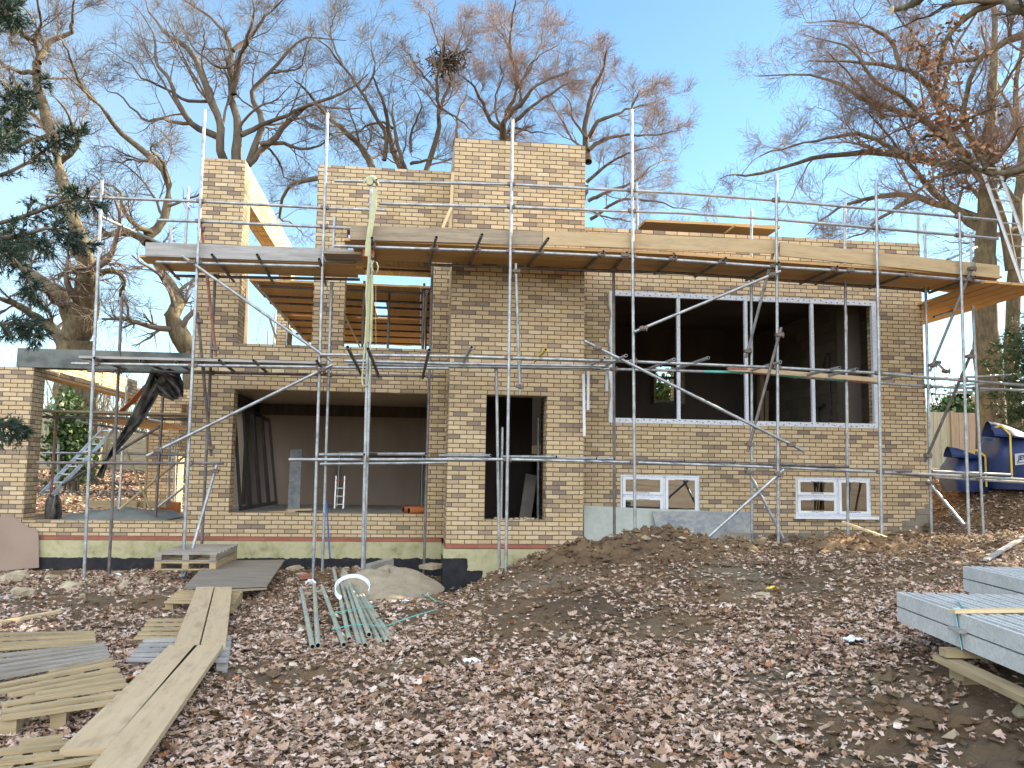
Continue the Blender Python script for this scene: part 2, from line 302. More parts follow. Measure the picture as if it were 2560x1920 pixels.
cn = noise(n, l, geo, 2.6, 6, .6)                                    # bright cloud in the southern half of the sky (behind the camera)
cl = mul(mul(mrange(sp.outputs[1], .15, -.45), mrange(cn.outputs['Fac'], .30, .62)), mrange(sp.outputs[2], -.02, .08))
hz = mul(mul(mrange(sp.outputs[0], .25, -.75), mrange(sp.outputs[2], .95, .05)), .24)   # thin white veil low in the west
tint = n.new('ShaderNodeMix'); tint.data_type = 'RGBA'; tint.blend_type = 'MULTIPLY'; tint.inputs[0].default_value = 1; l.new(sky.outputs[0], tint.inputs[6]); tint.inputs[7].default_value = (.82, 1.03, 1.06, 1)
c1 = mixc(n, l, hz, tint.outputs[2], (8.6, 9.8, 10.2)); c2 = mixc(n, l, cl, c1, (CLOUD, CLOUD, CLOUD*1.02))
bg = n['Background']; l.new(c2, bg.inputs['Color']); bg.inputs['Strength'].default_value = SKY
sl = bpy.data.lights.new('sun', 'SUN'); so = bpy.data.objects.new('sun', sl); COL.objects.link(so)
sl.energy = SUNE; sl.angle = R(.5); sl.color = (1.0, .83, .58); so.rotation_euler = SUN.to_track_quat('Z', 'Y').to_euler(); so.location = (40, 20, 30)
SC.view_settings.view_transform = 'Standard'; SC.view_settings.look = 'None'; SC.view_settings.gamma = 1; SC.view_settings.use_curve_mapping = False
SC.view_settings.exposure = EXPO
SC.cycles.max_bounces = 8; SC.cycles.diffuse_bounces = 5; SC.cycles.transparent_max_bounces = 12; SC.cycles.caustics_reflective = False; SC.cycles.caustics_refractive = False
SC.cycles.use_denoising = True
# ------------------------------------------------------------------ ground
def lattice(seed):
    g = np.random.default_rng(seed).random((256, 256))
    def f(x, y):
        xi = np.floor(x).astype(int); yi = np.floor(y).astype(int); u = x-xi; v = y-yi; u = u*u*(3-2*u); v = v*v*(3-2*v)
        G = lambda a, b: g[a % 256, b % 256]
        return (G(xi, yi)*(1-u)+G(xi+1, yi)*u)*(1-v)+(G(xi, yi+1)*(1-u)+G(xi+1, yi+1)*u)*v
    return f
NZ = [lattice(k) for k in range(8)]
def fbm(x, y, s, o=4, k=0): return sum(.5**i*NZ[(k+i) % 8](x*s*2**i+7.3*i, y*s*2**i+3.1*i) for i in range(o))/1.9 - .5
GX = [-60, -12, -7, -5, -3, -1.5, -.6, 0, .6, 1.4, 2.2, 3.0, 3.8, 4.6, 5.6, 7, 8.6, 9.5, 11, 14, 20, 60]
GY = [-120, -40, -14, 2, 4.5, 6, 8, 9.5, 11, 12.2, 12.9, 13.5, 14, 14.5, 15.3, 17, 20, 22, 28, 40, 80]
GZ = [[9]*22, [2.6]*22, [.1]*22]
_t = '''.05 .05 .02 0 0 0 0 0 0 .02 .05 .12 .2 .25 .3 .35 .4 .42 .45 .5 .5 .5
.05 .05 .02 0 0 0 0 0 0 .02 .06 .16 .30 .34 .36 .40 .44 .46 .5 .55 .55 .6
0 0 0 0 0 0 0 .01 .02 .05 .09 .18 .28 .34 .38 .42 .44 .46 .5 .55 .6 .6
-.05 -.05 -.03 -.02 0 -.02 0 .03 .08 .13 .17 .2 .26 .32 .38 .45 .48 .5 .55 .6 .65 .7
-.1 -.1 -.06 -.05 -.03 -.04 .0 .05 .10 .22 .31 .34 .37 .41 .43 .48 .5 .52 .58 .65 .7 .8
-.12 -.12 -.1 -.08 -.05 -.09 -.08 -.10 -.05 .22 .46 .55 .55 .52 .49 .52 .54 .56 .62 .7 .8 .9
-.15 -.15 -.12 -.1 -.08 -.12 -.18 -.25 -.24 .12 .48 .62 .72 .60 .55 .60 .60 .62 .66 .72 .9 1
-.15 -.15 -.14 -.12 -.1 -.15 -.22 -.36 -.40 .04 .42 .47 .74 .50 .50 .62 .63 .64 .68 .75 1 1.1
-.16 -.16 -.15 -.14 -.12 -.15 -.24 -.40 -.50 -.05 .34 .36 .55 .36 .42 .52 .60 .60 .66 .8 1.1 1.2
-.2 -.2 -.18 -.16 -.14 -.13 -.2 -.35 -.5 -.1 .2 .25 .3 .3 .35 .4 .5 .55 .72 .95 1.2 1.3
-.2 -.2 -.18 -.16 -.14 -.1 -.1 -.2 -.4 -.1 .2 .25 .3 .3 .35 .4 .5 .62 1.32 1.45 1.4 1.4
-.2 -.2 -.2 -.2 -.2 -.2 -.2 -.2 -.2 -.2 .0 .0 .0 .0 .0 .0 .2 .4 1.45 1.5 1.5 1.5
0 0 0 0 0 -.2 -.2 -.2 -.2 -.2 0 0 0 0 0 0 .2 .5 1.55 1.6 1.6 1.6
.5 .5 .3 .3 .3 .2 0 0 0 0 0 0 0 0 0 0 .2 .6 1.65 1.7 1.75 1.7
1 1 .8 .85 .85 .8 .7 .7 .7 .7 .7 .7 .7 .7 .7 .7 .9 1.2 1.7 1.8 1.85 1.8
1.5 1.5 1.3 1.2 1.2 1.2 1.2 1.2 1.2 1.3 1.3 1.3 1.3 1.4 1.5 1.6 1.7 1.8 1.9 1.9 1.95 2
2 2 2 2 2 2 2 2 2 2 2 2 2 2 2 2 2 2 2 2 2 2
2 2 2 2 2 2 2 2 2 2 2 2 2 2 2 2 2 2 2 2 2 2'''
for row in _t.split('\n'): GZ.append([float(q) for q in row.split()])
GX = np.array(GX); GY = np.array(GY); GZ = np.array(GZ)
def gbase(x, y):
    x = np.clip(x, -59.9, 59.9); y = np.clip(y, -119.9, 79.9)
    i = np.clip(np.searchsorted(GX, x)-1, 0, len(GX)-2); j = np.clip(np.searchsorted(GY, y)-1, 0, len(GY)-2)
    u = (x-GX[i])/(GX[i+1]-GX[i]); v = (y-GY[j])/(GY[j+1]-GY[j])
    return (GZ[j, i]*(1-u)+GZ[j, i+1]*u)*(1-v)+(GZ[j+1, i]*(1-u)+GZ[j+1, i+1]*u)*v
def heap(x, y):
    """How much the spot is dug-over spoil (1) rather than trodden ground (0)."""
    a = np.exp(-(((x-2.2)/2.4)**2+((y-11.9)/1.9)**2)*1.1); b = np.exp(-(((x-7)/3.5)**2+((y-12.6)/1.5)**2)); c = .75*np.exp(-(((x-3.0)/.75)**2+((y-4.4)/1.2)**2))
    d = .55*np.exp(-(((x+.6)/1.2)**2+((y-6.9)/.45)**2)); e = .5*np.exp(-(((x-1.9)/1.3)**2+((y-7.6)/.7)**2)); g = .9*np.exp(-(((x-11)/1.5)**2+((y-14.6)/.8)**2))
    return np.clip(a+b+c+d+e+g, 0, 1)
def gz(x, y):
    x = np.asarray(x, float); y = np.asarray(y, float); s = .13                 # softened table + spoil lumps
    z = sum(gbase(x+a, y+b) for a, b in ((0, 0), (s, 0), (-s, 0), (0, s), (0, -s), (s, s), (-s, s), (s, -s), (-s, -s)))/9
    h = heap(x, y); lump = np.abs(fbm(x, y, 2.6, 4, 1)); lump2 = np.abs(fbm(x, y, 7.5, 3, 4))
    inside = ((x > -3.5) & (x < 9.3) & (y > 15.2) & (y < 20.5))
    d = fbm(x, y, .9, 3, 2)*.07 + fbm(x, y, 5, 3, 3)*.035 + h*(.55*(lump-.10)+.26*(lump2-.1)+.15*fbm(x, y, 1.1, 3, 5))
    return z + np.where(inside, -.1, d)
def gz1(x, y): return float(gz(np.array([x]), np.array([y]))[0])
xs = np.concatenate([[-900, -400, -200, -110, -70, -45, -30, -22, -16, -12.5], np.arange(-10.5, 13.2, .055), [14, 15, 16.5, 18, 20, 23, 28, 36, 50, 80, 140, 250, 500, 900]])
ys = np.concatenate([[-900, -400, -200, -100, -60, -35, -20, -12, -7, -4, -2, 0, 1.2, 2], np.arange(2.6, 15.6, .055), np.arange(15.8, 30, .5), [31, 33, 36, 40, 50, 70, 100, 160, 300, 600, 900]])
Xg, Yg = np.meshgrid(xs, ys); Zg = gz(Xg.ravel(), Yg.ravel())
V = np.stack([Xg.ravel(), Yg.ravel(), Zg], 1); nx = len(xs); ii = (np.arange(len(ys)-1)[:, None]*nx+np.arange(nx-1)[None]).ravel()
m, b = base_mat('soil', .97); n, l = nt(m); v = coords(n, l, 'POS')
t = noise(n, l, v, .9, 7, .65); r = ramp(n, [(.25, (.065, .044, .027)), (.44, (.135, .090, .050)), (.58, (.20, .130, .068)), (.76, (.28, .185, .095))]); l.new(t.outputs['Fac'], r.inputs['Fac'])
t2 = noise(n, l, v, 42, 4, .7); r2 = ramp(n, [(.62, (0, 0, 0)), (.74, (1, 1, 1))]); l.new(t2.outputs['Fac'], r2.inputs['Fac'])
col = mixc(n, l, r2.outputs['Color'], r.outputs['Color'], (.30, .225, .14))
t3 = noise(n, l, v, .55, 3); r3 = ramp(n, [(.52, (0, 0, 0)), (.66, (1, 1, 1))]); l.new(t3.outputs['Fac'], r3.inputs['Fac'])
col = mixc(n, l, r3.outputs['Color'], col, (.19, .155, .105)); l.new(col, b.inputs['Base Color'])
t4 = noise(n, l, v, 17, 8, .75); bump(n, l, b, t4.outputs['Fac'], 1.0, .05); MT['soil'] = m
tag(raw_mesh('ground', V, np.stack([ii, ii+1, ii+nx+1, ii+nx], 1), 'soil'), kind='structure')
# ------------------------------------------------------------------ the house
H = thing('brick_house', (2.5, 15.2, .3), 'unfinished flat-roofed buff brick house with open window holes behind the scaffold', 'house')
YT, YR, YL = 14.0, 14.6, 15.0
def hb(name, mats, fn, parent=H):
    mb = MB(); fn(mb); return mb.build(name, mats, parent)
hb('tower_wall', 'brick', lambda b: (b.wall([.595, 1.22, 2.244, 2.88], [.372, .765, 2.84, 7.275], [(1.22, 2.244, .765, 2.84)], YT, YT+.33),
   b.box(.595, .925, YT+.33, 16.6, .372, 7.275), b.box(2.55, 2.88, YT+.33, 16.6, .372, 7.275), b.box(.925, 2.55, 16.3, 16.6, 5.4, 7.275)))
hb('tower_damp_course', 'red_brick', lambda b: (b.box(.597, 2.88, YT+.002, YT+.3, .298, .370), b.box(.597, .9, YT+.3, 15.0, .298, .370)))
hb('tower_plinth', 'plinth_t', lambda b: b.box(.560, 2.88, YT-.03, 15.0, -1.2, .290))
hb('wing_wall', 'brick', lambda b: (b.wall([-3.835, -3.09, -1.81, -1.264, .27, .6], [.393, .79, 2.915, 3.72, 5.84, 7.025], [(-3.09, .27, .79, 2.915), (-3.09, -1.81, 3.72, 9), (-1.264, .27, 3.72, 5.84)], YL, YL+.33),
   b.box(-3.835, -3.09, YL+.33, YL+.6, 3.72, 7.025), b.box(-3.39, -3.09, YL+.6, 20.96, 6.39, 7.025), b.box(-3.39, -3.09, 20.96, 21.6, 3.72, 7.025)))
hb('low_wall', 'brick', lambda b: (b.box(-6.33, -3.835, YL+.003, YL+.33, .393, .633), b.box(-6.6, -6.33, YL+.003, YL+.33, .56, .633)))
hb('wing_damp_course', 'red_brick', lambda b: b.box(-6.33, .56, YL+.006, YL+.3, .318, .391))
hb('wing_plinth', 'plinth', lambda b: b.box(-7.6, .56, YL-.018, YL+.4, -1.0, .312))
hb('corner_pier', 'brick', lambda b: b.box(-8.6, -6.398, YL, YL+.47, .633, 3.195))
hb('portico_beam', 'beam', lambda b: b.box(-6.675, -3.838, YL-.012, YL+.34, 3.2, 3.52))
hb('side_lintel', ['brick', 'board_warm'], lambda b: (b.box(-6.70, -6.40, YL+.47, 20.4, 3.13, 3.52), b.box(-6.62, -6.37, YL+.48, 20.4, 3.085, 3.127, 1)))
hb('rear_pier', 'brick', lambda b: (b.box(-6.05, -5.38, 20.4, 20.9, .3, 3.0), b.box(-6.7, -3.9, 20.41, 20.88, 3.0, 3.35)))
hb('portico_floor', 'ceiling', lambda b: b.box(-6.3, -3.9, YL+.34, 20.3, .2, .58))
hb('right_wing_wall', 'brick', lambda b: (b.wall([2.88, 3.455, 3.674, 5.121, 6.914, 8.363, 8.56, 9.487], [-.2, .85, 1.549, 2.456, 4.842, 5.99],
   [(3.455, 8.56, 2.456, 4.842), (3.674, 5.121, .85, 1.549), (6.914, 8.363, .85, 1.549)], YR, YR+.33), b.box(9.157, 9.487, YR+.33, 21.5, -.2, 5.99)))
hb('exposed_blockwork', 'block', lambda b: (b.box(2.9, 8.72, YR-.012, YR+.01, -.2, .545), b.box(8.72, 9.48, YR-.012, YR+.01, -.2, .62), b.box(8.95, 9.48, YR-.012, YR+.01, .62, .78), b.box(9.21, 9.48, YR-.012, YR+.01, .78, 1.0), b.box(9.40, 9.48, YR-.012, YR+.01, 1.0, 1.09)))
hb('ground_floor_slab', 'concrete', lambda b: (b.box(-3.5, .9, YL+.331, 19.0, .3, .775), b.box(.93, 9.1, 14.94, 21, .2, .55)))
hb('first_floor_slab', 'ceiling', lambda b: (b.box(-3.83, .59, YL+.331, 19.0, 2.945, 3.60), b.box(2.89, 9.15, 14.94, 21, 1.95, 2.18)))
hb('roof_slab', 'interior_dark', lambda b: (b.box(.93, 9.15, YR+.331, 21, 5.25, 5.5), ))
hb('interior_wall', 'interior', lambda b: (b.wall([-3.8, .9], [.78, 2.94], [], 18.7, 18.9), b.box(.62, .9, 16.62, 18.7, .78, 2.94), b.box(-3.8, -3.5, 18.2, 18.7, .78, 2.94), b.box(-3.8, -3.5, 15.34, 15.42, .78, 2.9), b.box(-3.8, -3.5, 15.42, 18.2, 2.75, 2.94)))
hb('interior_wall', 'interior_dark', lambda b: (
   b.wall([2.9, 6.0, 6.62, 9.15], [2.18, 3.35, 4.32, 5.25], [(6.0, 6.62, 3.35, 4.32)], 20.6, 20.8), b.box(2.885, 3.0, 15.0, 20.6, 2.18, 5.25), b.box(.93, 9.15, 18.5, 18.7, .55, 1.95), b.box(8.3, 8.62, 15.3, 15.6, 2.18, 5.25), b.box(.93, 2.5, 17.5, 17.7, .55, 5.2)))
hb('room_lining', 'block', lambda b: b.box(9.05, 9.155, YR+.34, 20.6, 2.18, 5.25))
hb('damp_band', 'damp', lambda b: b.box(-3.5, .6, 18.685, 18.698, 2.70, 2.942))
hb('interior_beam', 'black', lambda b: b.box(-3.45, -3.25, 15.4, 18.4, 2.72, 2.94))
hb('rear_upper_wall', 'brick', lambda b: (b.box(-2.2, .5, 24.6, 24.9, 3.6, 4.75), b.wall([.5, 5.9, 6.7, 9.48], [2.0, 3.2, 4.45, 5.9], [(5.9, 6.7, 3.2, 4.45)], 21.01, 21.3)))
# the frames
def frame(b, x0, x1, z0, z1, y, w, d, mi=0):
    b.box(x0, x1, y, y+d, z1-w, z1, mi); b.box(x0, x1, y, y+d, z0, z0+w, mi); b.box(x0, x0+w, y, y+d, z0+w, z1-w, mi); b.box(x1-w, x1, y, y+d, z0+w, z1-w, mi)
rr = random.Random(3)
def marks(b, x0, x1, z0, z1, y, k):
    for i in range(k): x = x0+(x1-x0)*(i+.5)/k; z = rr.uniform(z0, z1); b.box(x-.014, x+.014, y-.002, y, z-.008, z+.008, 1)
bw = hb('picture_window', ['upvc', 'tube_dark'], lambda b: (frame(b, 3.458, 8.557, 2.459, 4.839, YR-.006, .085, .075), marks(b, 3.5, 8.5, 4.775, 4.82, YR-.007, 46), marks(b, 3.5, 8.5, 2.48, 2.525, YR-.007, 46)))
for x in (4.745, 6.02, 7.297): hb('mullion', 'upvc', lambda b: b.box(x-.03, x+.03, YR+.0, YR+.06, 2.544, 4.754), bw)
foam = MB(); zz = np.linspace(2.5, 4.8, 40); foam.tube([(3.445+.02*math.sin(q*9)+.02*rr.random(), YR-.004, q) for q in zz], [.012+.016*rr.random() for _ in zz], 6); foam.build('expanding_foam', 'stone', bw)
def small_window(x0, x1, z0, z1, mid, tz, sill):
    f = hb('casement_window', 'upvc', lambda b: (frame(b, x0+.004, x1-.004, z0+.002, z1-.004, YR+.012, .035, .07), b.box(mid-.022, mid+.022, YR+.012, YR+.082, z0+.047, z1-.049), b.box(x0+.05, mid-.022, YR+.012, YR+.082, tz-.02, tz+.02)))
    for a, c, d, e in ((x0+.04, mid-.023, tz+.02, z1-.04), (x0+.04, mid-.023, z0+.038, tz-.02), (mid+.023, x1-.04, z0+.038, z1-.04)):
        hb('sash', ['white', 'tube_dark'], lambda b: (frame(b, a+.003, c-.003, d+.003, e-.003, YR-.004, .048, .03), marks(b, (a+c)/2-.12, (a+c)/2+.12, e-.05, e-.04, YR-.005, 6), marks(b, (a+c)/2-.12, (a+c)/2+.12, d+.03, d+.04, YR-.005, 6)), f)
        hb('pane', 'glass', lambda b: b.box(a+.045, c-.045, YR+.006, YR+.012, d+.045, e-.045), f)
    if sill: hb('sill', 'white', lambda b: b.box(x0-.045, x1+.1, YR-.075, YR+.06, z0-.052, z0-.002), f)
small_window(3.674, 5.121, .85, 1.549, 4.468, 1.172, False); small_window(6.914, 8.363, .85, 1.549, 7.717, 1.202, True)
hb('window_reveal_board', 'board_old', lambda b: (b.box(5.96, 6.0, 20.3, 20.6, 3.3, 4.35), b.box(6.62, 6.75, 20.3, 20.6, 3.3, 4.35)))
hb('rear_window_frame', 'black', lambda b: (frame(b, 6.0, 6.62, 3.35, 4.32, 20.62, .05, .05), b.box(6.05, 6.57, 20.62, 20.67, 3.95, 4.02)))
hb('jamb_board', 'board_old', lambda b: (b.box(-3.14, -3.095, YL+.01, YL+.14, .8, 2.905)))
hb('roof_fascia', 'black', lambda b: (b.box(2.89, 3.15, 15.0, 16.2, 6.78, 6.92), b.box(2.89, 3.02, 14.6, 15.9, 6.5, 6.78)))
# ------------------------------------------------------------------ scaffolding
SF = thing('scaffold', (2.0, 13.0, .3), 'steel tube scaffold with timber decks wrapped round the front of the house', 'scaffold')
YO, YI, LO, LI = 12.75, 13.62, 13.4, 14.3                            # rows of standards: in front of the tower and right wing, in front of the left wing
TR = .0245
def pole(name, a, b, mat='tube', parent=SF, r=TR, hollow=True):
    return MB().tube([a, b], r, 10, True, .78 if hollow else None).build(name, [mat, 'hole'], parent)
def P2(name, x1, y1, x2, y2, Ya, Yb=None, mat='tube', parent=SF): return pole(name, aY(x1, y1, Ya), aY(x2, y2, Yb or Ya), mat, parent)
def down(p, q, ext=.25):                                             # run a leg on into the ground
    d = (q-p)/np.linalg.norm(q-p); return q + d*ext
STD = []
for k, (x1, y1, x2, y2, Y, mt_) in enumerate([
    (255, 451, 209, 1465, LO, 'tube'), (512, 274, 458, 1410, LO, 'tube'), (818.6, 283, 782, 1460, LO, 'tube'),
    (305, 741, 272, 1437, LI, 'tube_dark'), (538, 690, 503, 1390, LI, 'tube_dark'), (829, 705, 806, 1422, LI, 'tube'), (1081, 660, 1060, 1422, LI, 'tube_dark'),
    (1281, 299.6, 1265, 1412, YO, 'tube'), (1578.5, 274, 1587.5, 1331, YO, 'tube'), (1940.6, 434, 1946, 1352, YO, 'tube'), (2190, 455.7, 2204, 1317, YO, 'tube'), (2398, 531.6, 2421.6, 1313, YO, 'tube'),
    (1534, 675, 1536, 1358, YI, 'tube_dark'), (1878, 700, 1880, 1345, YI, 'tube'), (2113, 700, 2120, 1325, YI, 'tube'), (2314, 718, 2329, 1334, YI, 'tube'), (2432, 764, 2457.5, 1317, YI, 'tube'),
    (928, 466, 905, 1480, YO, 'tube')]):
    a, b = aY(x1, y1, Y), aY(x2, y2, Y); STD.append((a, b, Y)); pole('standard', a, down(a, b), mt_)
P2('standard', 1241, 912, 1248.5, 1424, YI-.05); P2('standard', 926.6, 880, 908, 1487, YO+.35)
for a in ((471, 468, 463, 612, 14.3), (1879, 523, 1877.5, 640, YI), (2112, 506, 2111.5, 660, YI), (2312, 561, 2313, 660, YI), (2295, 536, 2296, 640, 15.2), (2427, 582, 2429, 690, 14.4), (836, 540, 833, 625, 14.4), (1592, 455, 1594, 590, 15.6), (428, 565, 427, 612, 14.6)): P2('guard_post', *a)
CPL = [0]
def coupler(p, ax, parent):
    """A swivel clamp: a collar round the tube and its bolted flap."""
    if CPL[0] >= 96: return
    CPL[0] += 1
    b = MB(); p = np.array(p); ax = np.array(ax, float); ax /= np.linalg.norm(ax)
    b.tube([p-ax*.034, p+ax*.034], .041, 8); b.box(p[0]-.062, p[0]+.062, p[1]-.05, p[1]+.03, p[2]-.024, p[2]+.024); b.tube([p+np.array((.05, -.03, -.05)), p+np.array((.05, -.03, .05))], .009, 6)
    b.build('coupler', 'coupler', parent)
def run(name, pts, Y, mat='tube', clamp=True, off=.0):
    """A level tube (or several end to end) past the standards of its row, clamped at each."""
    q = [aY(x, y, Y) for x, y in pts]; t = MB().tube([p+np.array((0, off, 0)) for p in q], TR, 10, True, .78).build(name, [mat, 'hole'], SF)
    if clamp:
        for a, b, Ys in STD:
            if abs(Ys-Y) > .12: continue
            for p1, p2 in zip(q[:-1], q[1:]):
                f = (p1[2]-a[2])/(b[2]-a[2]+1e-9); xs_ = a[0]+(b[0]-a[0])*f
                if 0 <= f <= 1 and p1[0] <= xs_ <= p2[0]: zc = p1[2]+(p2[2]-p1[2])*(xs_-p1[0])/(p2[0]-p1[0]); coupler((xs_, Y-.012, zc), (0, 0, 1), t); break
    return t
run('ledger', [(836, 614.8), (1276, 629), (1582.7, 643), (1938.5, 667.5), (2193.8, 682), (2560, 712)], YO+.05)
run('ledger', [(1060, 661), (1378, 672), (1700, 683), (2113.6, 712), (2322, 727)], YI+.05, 'tube_dark')
run('ledger', [(390, 655), (806, 666.5)], LO+.05); run('ledger', [(434.6, 689.5), (900, 699)], LI+.05, 'tube_dark')
run('ledger', [(179, 909), (801.7, 918), (1121, 921)], LO+.05); run('ledger', [(219, 927), (832, 937), (1115.5, 941)], LI+.05, 'tube_dark')
run('ledger', [(801, 886.4), (1130, 890.7), (1580.6, 904), (1930, 918.6), (2196, 933), (2318, 944), (2560, 963)], YO+.05)
run('ledger', [(860, 902), (1125, 909), (1517, 915.6)], YI-.2, clamp=False); run('ledger', [(870, 910), (1125, 917), (1500, 921)], YI-.1, clamp=False)
run('ledger', [(1480, 922), (1660, 926), (1700, 927)], YI+.05)
run('ledger', [(1760, 929), (1871, 931)], YI+.05, 'teal'); run('ledger', [(1871, 931), (1931, 936)], YI+.05, 'tube_rust', False); run('ledger', [(1931, 936), (2005, 943)], YI+.05, 'teal', False); run('ledger', [(1700, 927), (1760, 929)], YI+.05, 'tube', False)
run('ledger', [(2005, 943), (2060, 947)], YI+.05); run('ledger', [(2060, 947), (2120, 952)], YI+.05, 'teal', False); run('ledger', [(2120, 952), (2175, 956)], YI+.05, 'tube_rust', False); run('ledger', [(2175, 956), (2320, 966), (2560, 976)], YI+.05)
run('ledger', [(90.7, 1157), (559, 1158)], LO+.05, 'tube_dark'); run('ledger', [(722, 1149), (1264, 1148.5), (1585, 1156), (1942, 1168.5), (2198, 1180), (2560, 1199)], YO+.05)
run('ledger', [(800, 1160), (1117, 1157)], LI-.1, clamp=False); run('ledger', [(2120, 1174), (2330, 1192), (2560, 1206)], YI+.05)
run('guard_rail', [(836, 452), (1272, 461), (1700, 483), (1938.5, 501), (2187, 523), (2493, 551)], YO+.05); run('guard_rail', [(947, 509), (1276.8, 518), (1700, 532.5), (1938, 548.5), (2187, 570), (2495, 597)], YO+.05)
run('guard_rail', [(116, 488.6), (506, 504), (810, 520), (966, 526)], LO+.05); run('guard_rail', [(392, 550), (502, 553.6), (877, 570.5)], LO+.05)
for a in ((253, 542, LO, 400, 608, 15.2), (2369, 650, 13.0, 2440, 618, 15.4), (2330, 948, YI, 2560, 935, 16), (2330, 968, YI, 2560, 952, 16.5), (2330, 985, YI, 2540, 972, 17), (2330, 1178, YI, 2530, 1187, 13.9), (2335, 792, 14.2, 2560, 728, 18), (2330, 722, 14.6, 2470, 745, 14.9)):
    pole('return_rail', aY(a[0], a[1], a[2]), aY(a[3], a[4], a[5]))
# cross tubes whose open ends stick out towards the viewer
def transom(px, py, z, y1, dx=0.0, mat='tube', zoff=.05):
    a = aZ(px, py, z+zoff); b = np.array((a[0]+dx, y1, z+zoff-.005)); t = pole('transom', a, b, mat)
    return t
for px, py, zt in ((1091, 593, 4.97), (1205, 586.5, 4.97), (1370.5, 596, 4.98), (1509, 628.7, 4.99), (1567, 631.6, 5.0), (1688.7, 639, 4.98), (1814.9, 645.6, 4.96), (1947, 656, 4.93), (2093.8, 666.7, 4.92), (2129, 671, 4.92), (2276, 681.4, 4.89), (2438, 692, 4.85), (930, 595, 4.96)):
    t = transom(px, py, zt, 13.95, rr.uniform(-.08, .05), 'tube_dark'); q = aY(px, py, YO+.05); coupler((aZ(px, py, zt+.05)[0]-.02, YO+.05, zt+.02), (0, 1, 0), t)
for px, py in ((530, 637), (643, 637), (404, 655), (798, 648)): transom(px, py, 4.75, 14.9, rr.uniform(-.1, .05), 'tube_dark')
for px, py in ((236, 895), (352, 902), (440, 906), (548, 901), (634, 901), (792, 903), (869, 868), (920, 872), (1073, 875)): transom(px, py, 3.13, 14.75, rr.uniform(-.1, .05), 'tube_dark')
for px, py in ((1179, 868), (1512, 894), (1565, 889), (1685, 898.5), (1771, 894.5), (1951, 905), (2099, 919), (2142, 923), (2280, 934)): transom(px, py, 3.29 if px < 2000 else 3.24, 14.0, rr.uniform(-.1, .0), 'tube')
pole('transom', aY(1364, 874, 12.3), aY(1338, 902, 13.9), 'yellow')
for px, py in ((910, 1136.5), (1065, 1135), (1226, 1139), (1391, 1142), (1491, 1146), (1535, 1147), (1711, 1152), (1838, 1155), (1990, 1161), (2087, 1165), (2122, 1167), (2280, 1178), (2450, 1189)):
    a = aY(px, py, YO-.12); pole('transom', a, a+np.array((-.75-.02*(px-1500)/400, .75, .0)), 'tube_dark' if px > 1600 else 'tube')
# braces
for x1, y1, Ya, x2, y2, Yb, mt_ in ((456, 640, LO-.06, 831, 904, LO-.06, 'tube'), (831, 912, LO-.06, 367, 1140, LO-.06, 'tube'), (502, 553, LO+.1, 540, 891, LI, 'tube_rust'), (494, 781, LO+.1, 528, 1140, LI-.1, 'tube_dark'), (542, 1161, LI-.1, 453.6, 1467, LO-.1, 'tube'),
    (1460, 852, YO-.06, 2010, 1127.5, YO-.06, 'tube'), (1585, 830, YO-.06, 1951, 678, YO-.06, 'tube'), (1940.6, 604, YO+.1, 1864.6, 895, YI, 'tube'), (1953, 819, YO-.06, 1869, 1129.5, YO-.02, 'tube_dark'), (1959.6, 1174, YO-.06, 1738, 1372, YO-.06, 'tube'), (1866.8, 1169.6, YO+.1, 1966, 1362, YO+.1, 'tube'),
    (2318, 1201, YI-.08, 2418, 1322, YO+.1, 'tube'), (2436, 655, YO-.06, 2324.6, 929, YI-.06, 'tube'), (2432, 874, YO-.06, 2312, 1155, YI-.08, 'tube_dark'), (1289.5, 659, YO+.2, 1300, 986, YO+.3, 'tube'), (2340, 905, 14.6, 2365, 930, 14.3, 'tube')):
    t = P2('brace', x1, y1, x2, y2, Ya, Yb, mt_)
    for s in (.06, .94): p = aY(x1, y1, Ya)*(1-s)+aY(x2, y2, Yb)*s; coupler(p, (0, 1, .2), t)
# boards
def toe(pts, h, Y, mat='toe', t=.038):
    for (x1, y1), (x2, y2) in zip(pts[::2], pts[1::2]):
        a, b = aY(x1, y1, Y), aY(x2, y2, Y); dz = np.array((0, 0, -h/2)); MB().plank(a+dz, b+dz, t, h).build('toe_board', mat, SF)
toe([(876, 564), (1356, 578.7)], .225, YO+.10, 'board_old'); toe([(1357, 577.5), (1944, 601)], .225, YO+.10); toe([(1948, 606), (2497, 664)], .225, YO+.105)
toe([(365, 606), (808, 621)], .225, LO+.10, 'board_grey'); toe([(810, 621), (893, 625)], .225, LO+.10, 'board_grey')
def deck(x0, x1, y0, z0, z1, k, mat, w=.228, gap=.006, split=None):
    for i in range(k):
        y = y0+w/2+i*(w+gap); cut = [x0+rr.uniform(-.12, .05)]+([rr.uniform(x0+.4*(x1-x0), x0+.6*(x1-x0))] if split else [])+[x1+rr.uniform(-.05, .1)]
        for a, b in zip(cut[:-1], cut[1:]):
            f = lambda x: z0+(z1-z0)*(x-x0)/(x1-x0)
            MB().plank((a+.004, y, f(a)+rr.uniform(-.002, .002)), (b-.004, y, f(b)), w, .038).build('deck_board', mat, SF)
deck(-1.05, 4.1, YO+.125, 5.09, 5.11, 5, 'board_warm'); deck(4.1, 9.75, YO+.125, 5.105, 4.97, 5, 'board_warm')
deck(-4.25, -.95, LO+.13, 4.85, 4.87, 4, 'board_warm'); deck(-5.1, -1.45, LO+.12, 3.225, 3.245, 3, 'board_grey')
for i in range(5): MB().plank((9.5+.24*i, 12.7, 4.83-.01*i), (9.5+.24*i, 17.5, 4.80-.01*i), .225, .038).build('deck_board', 'board_warm', SF)
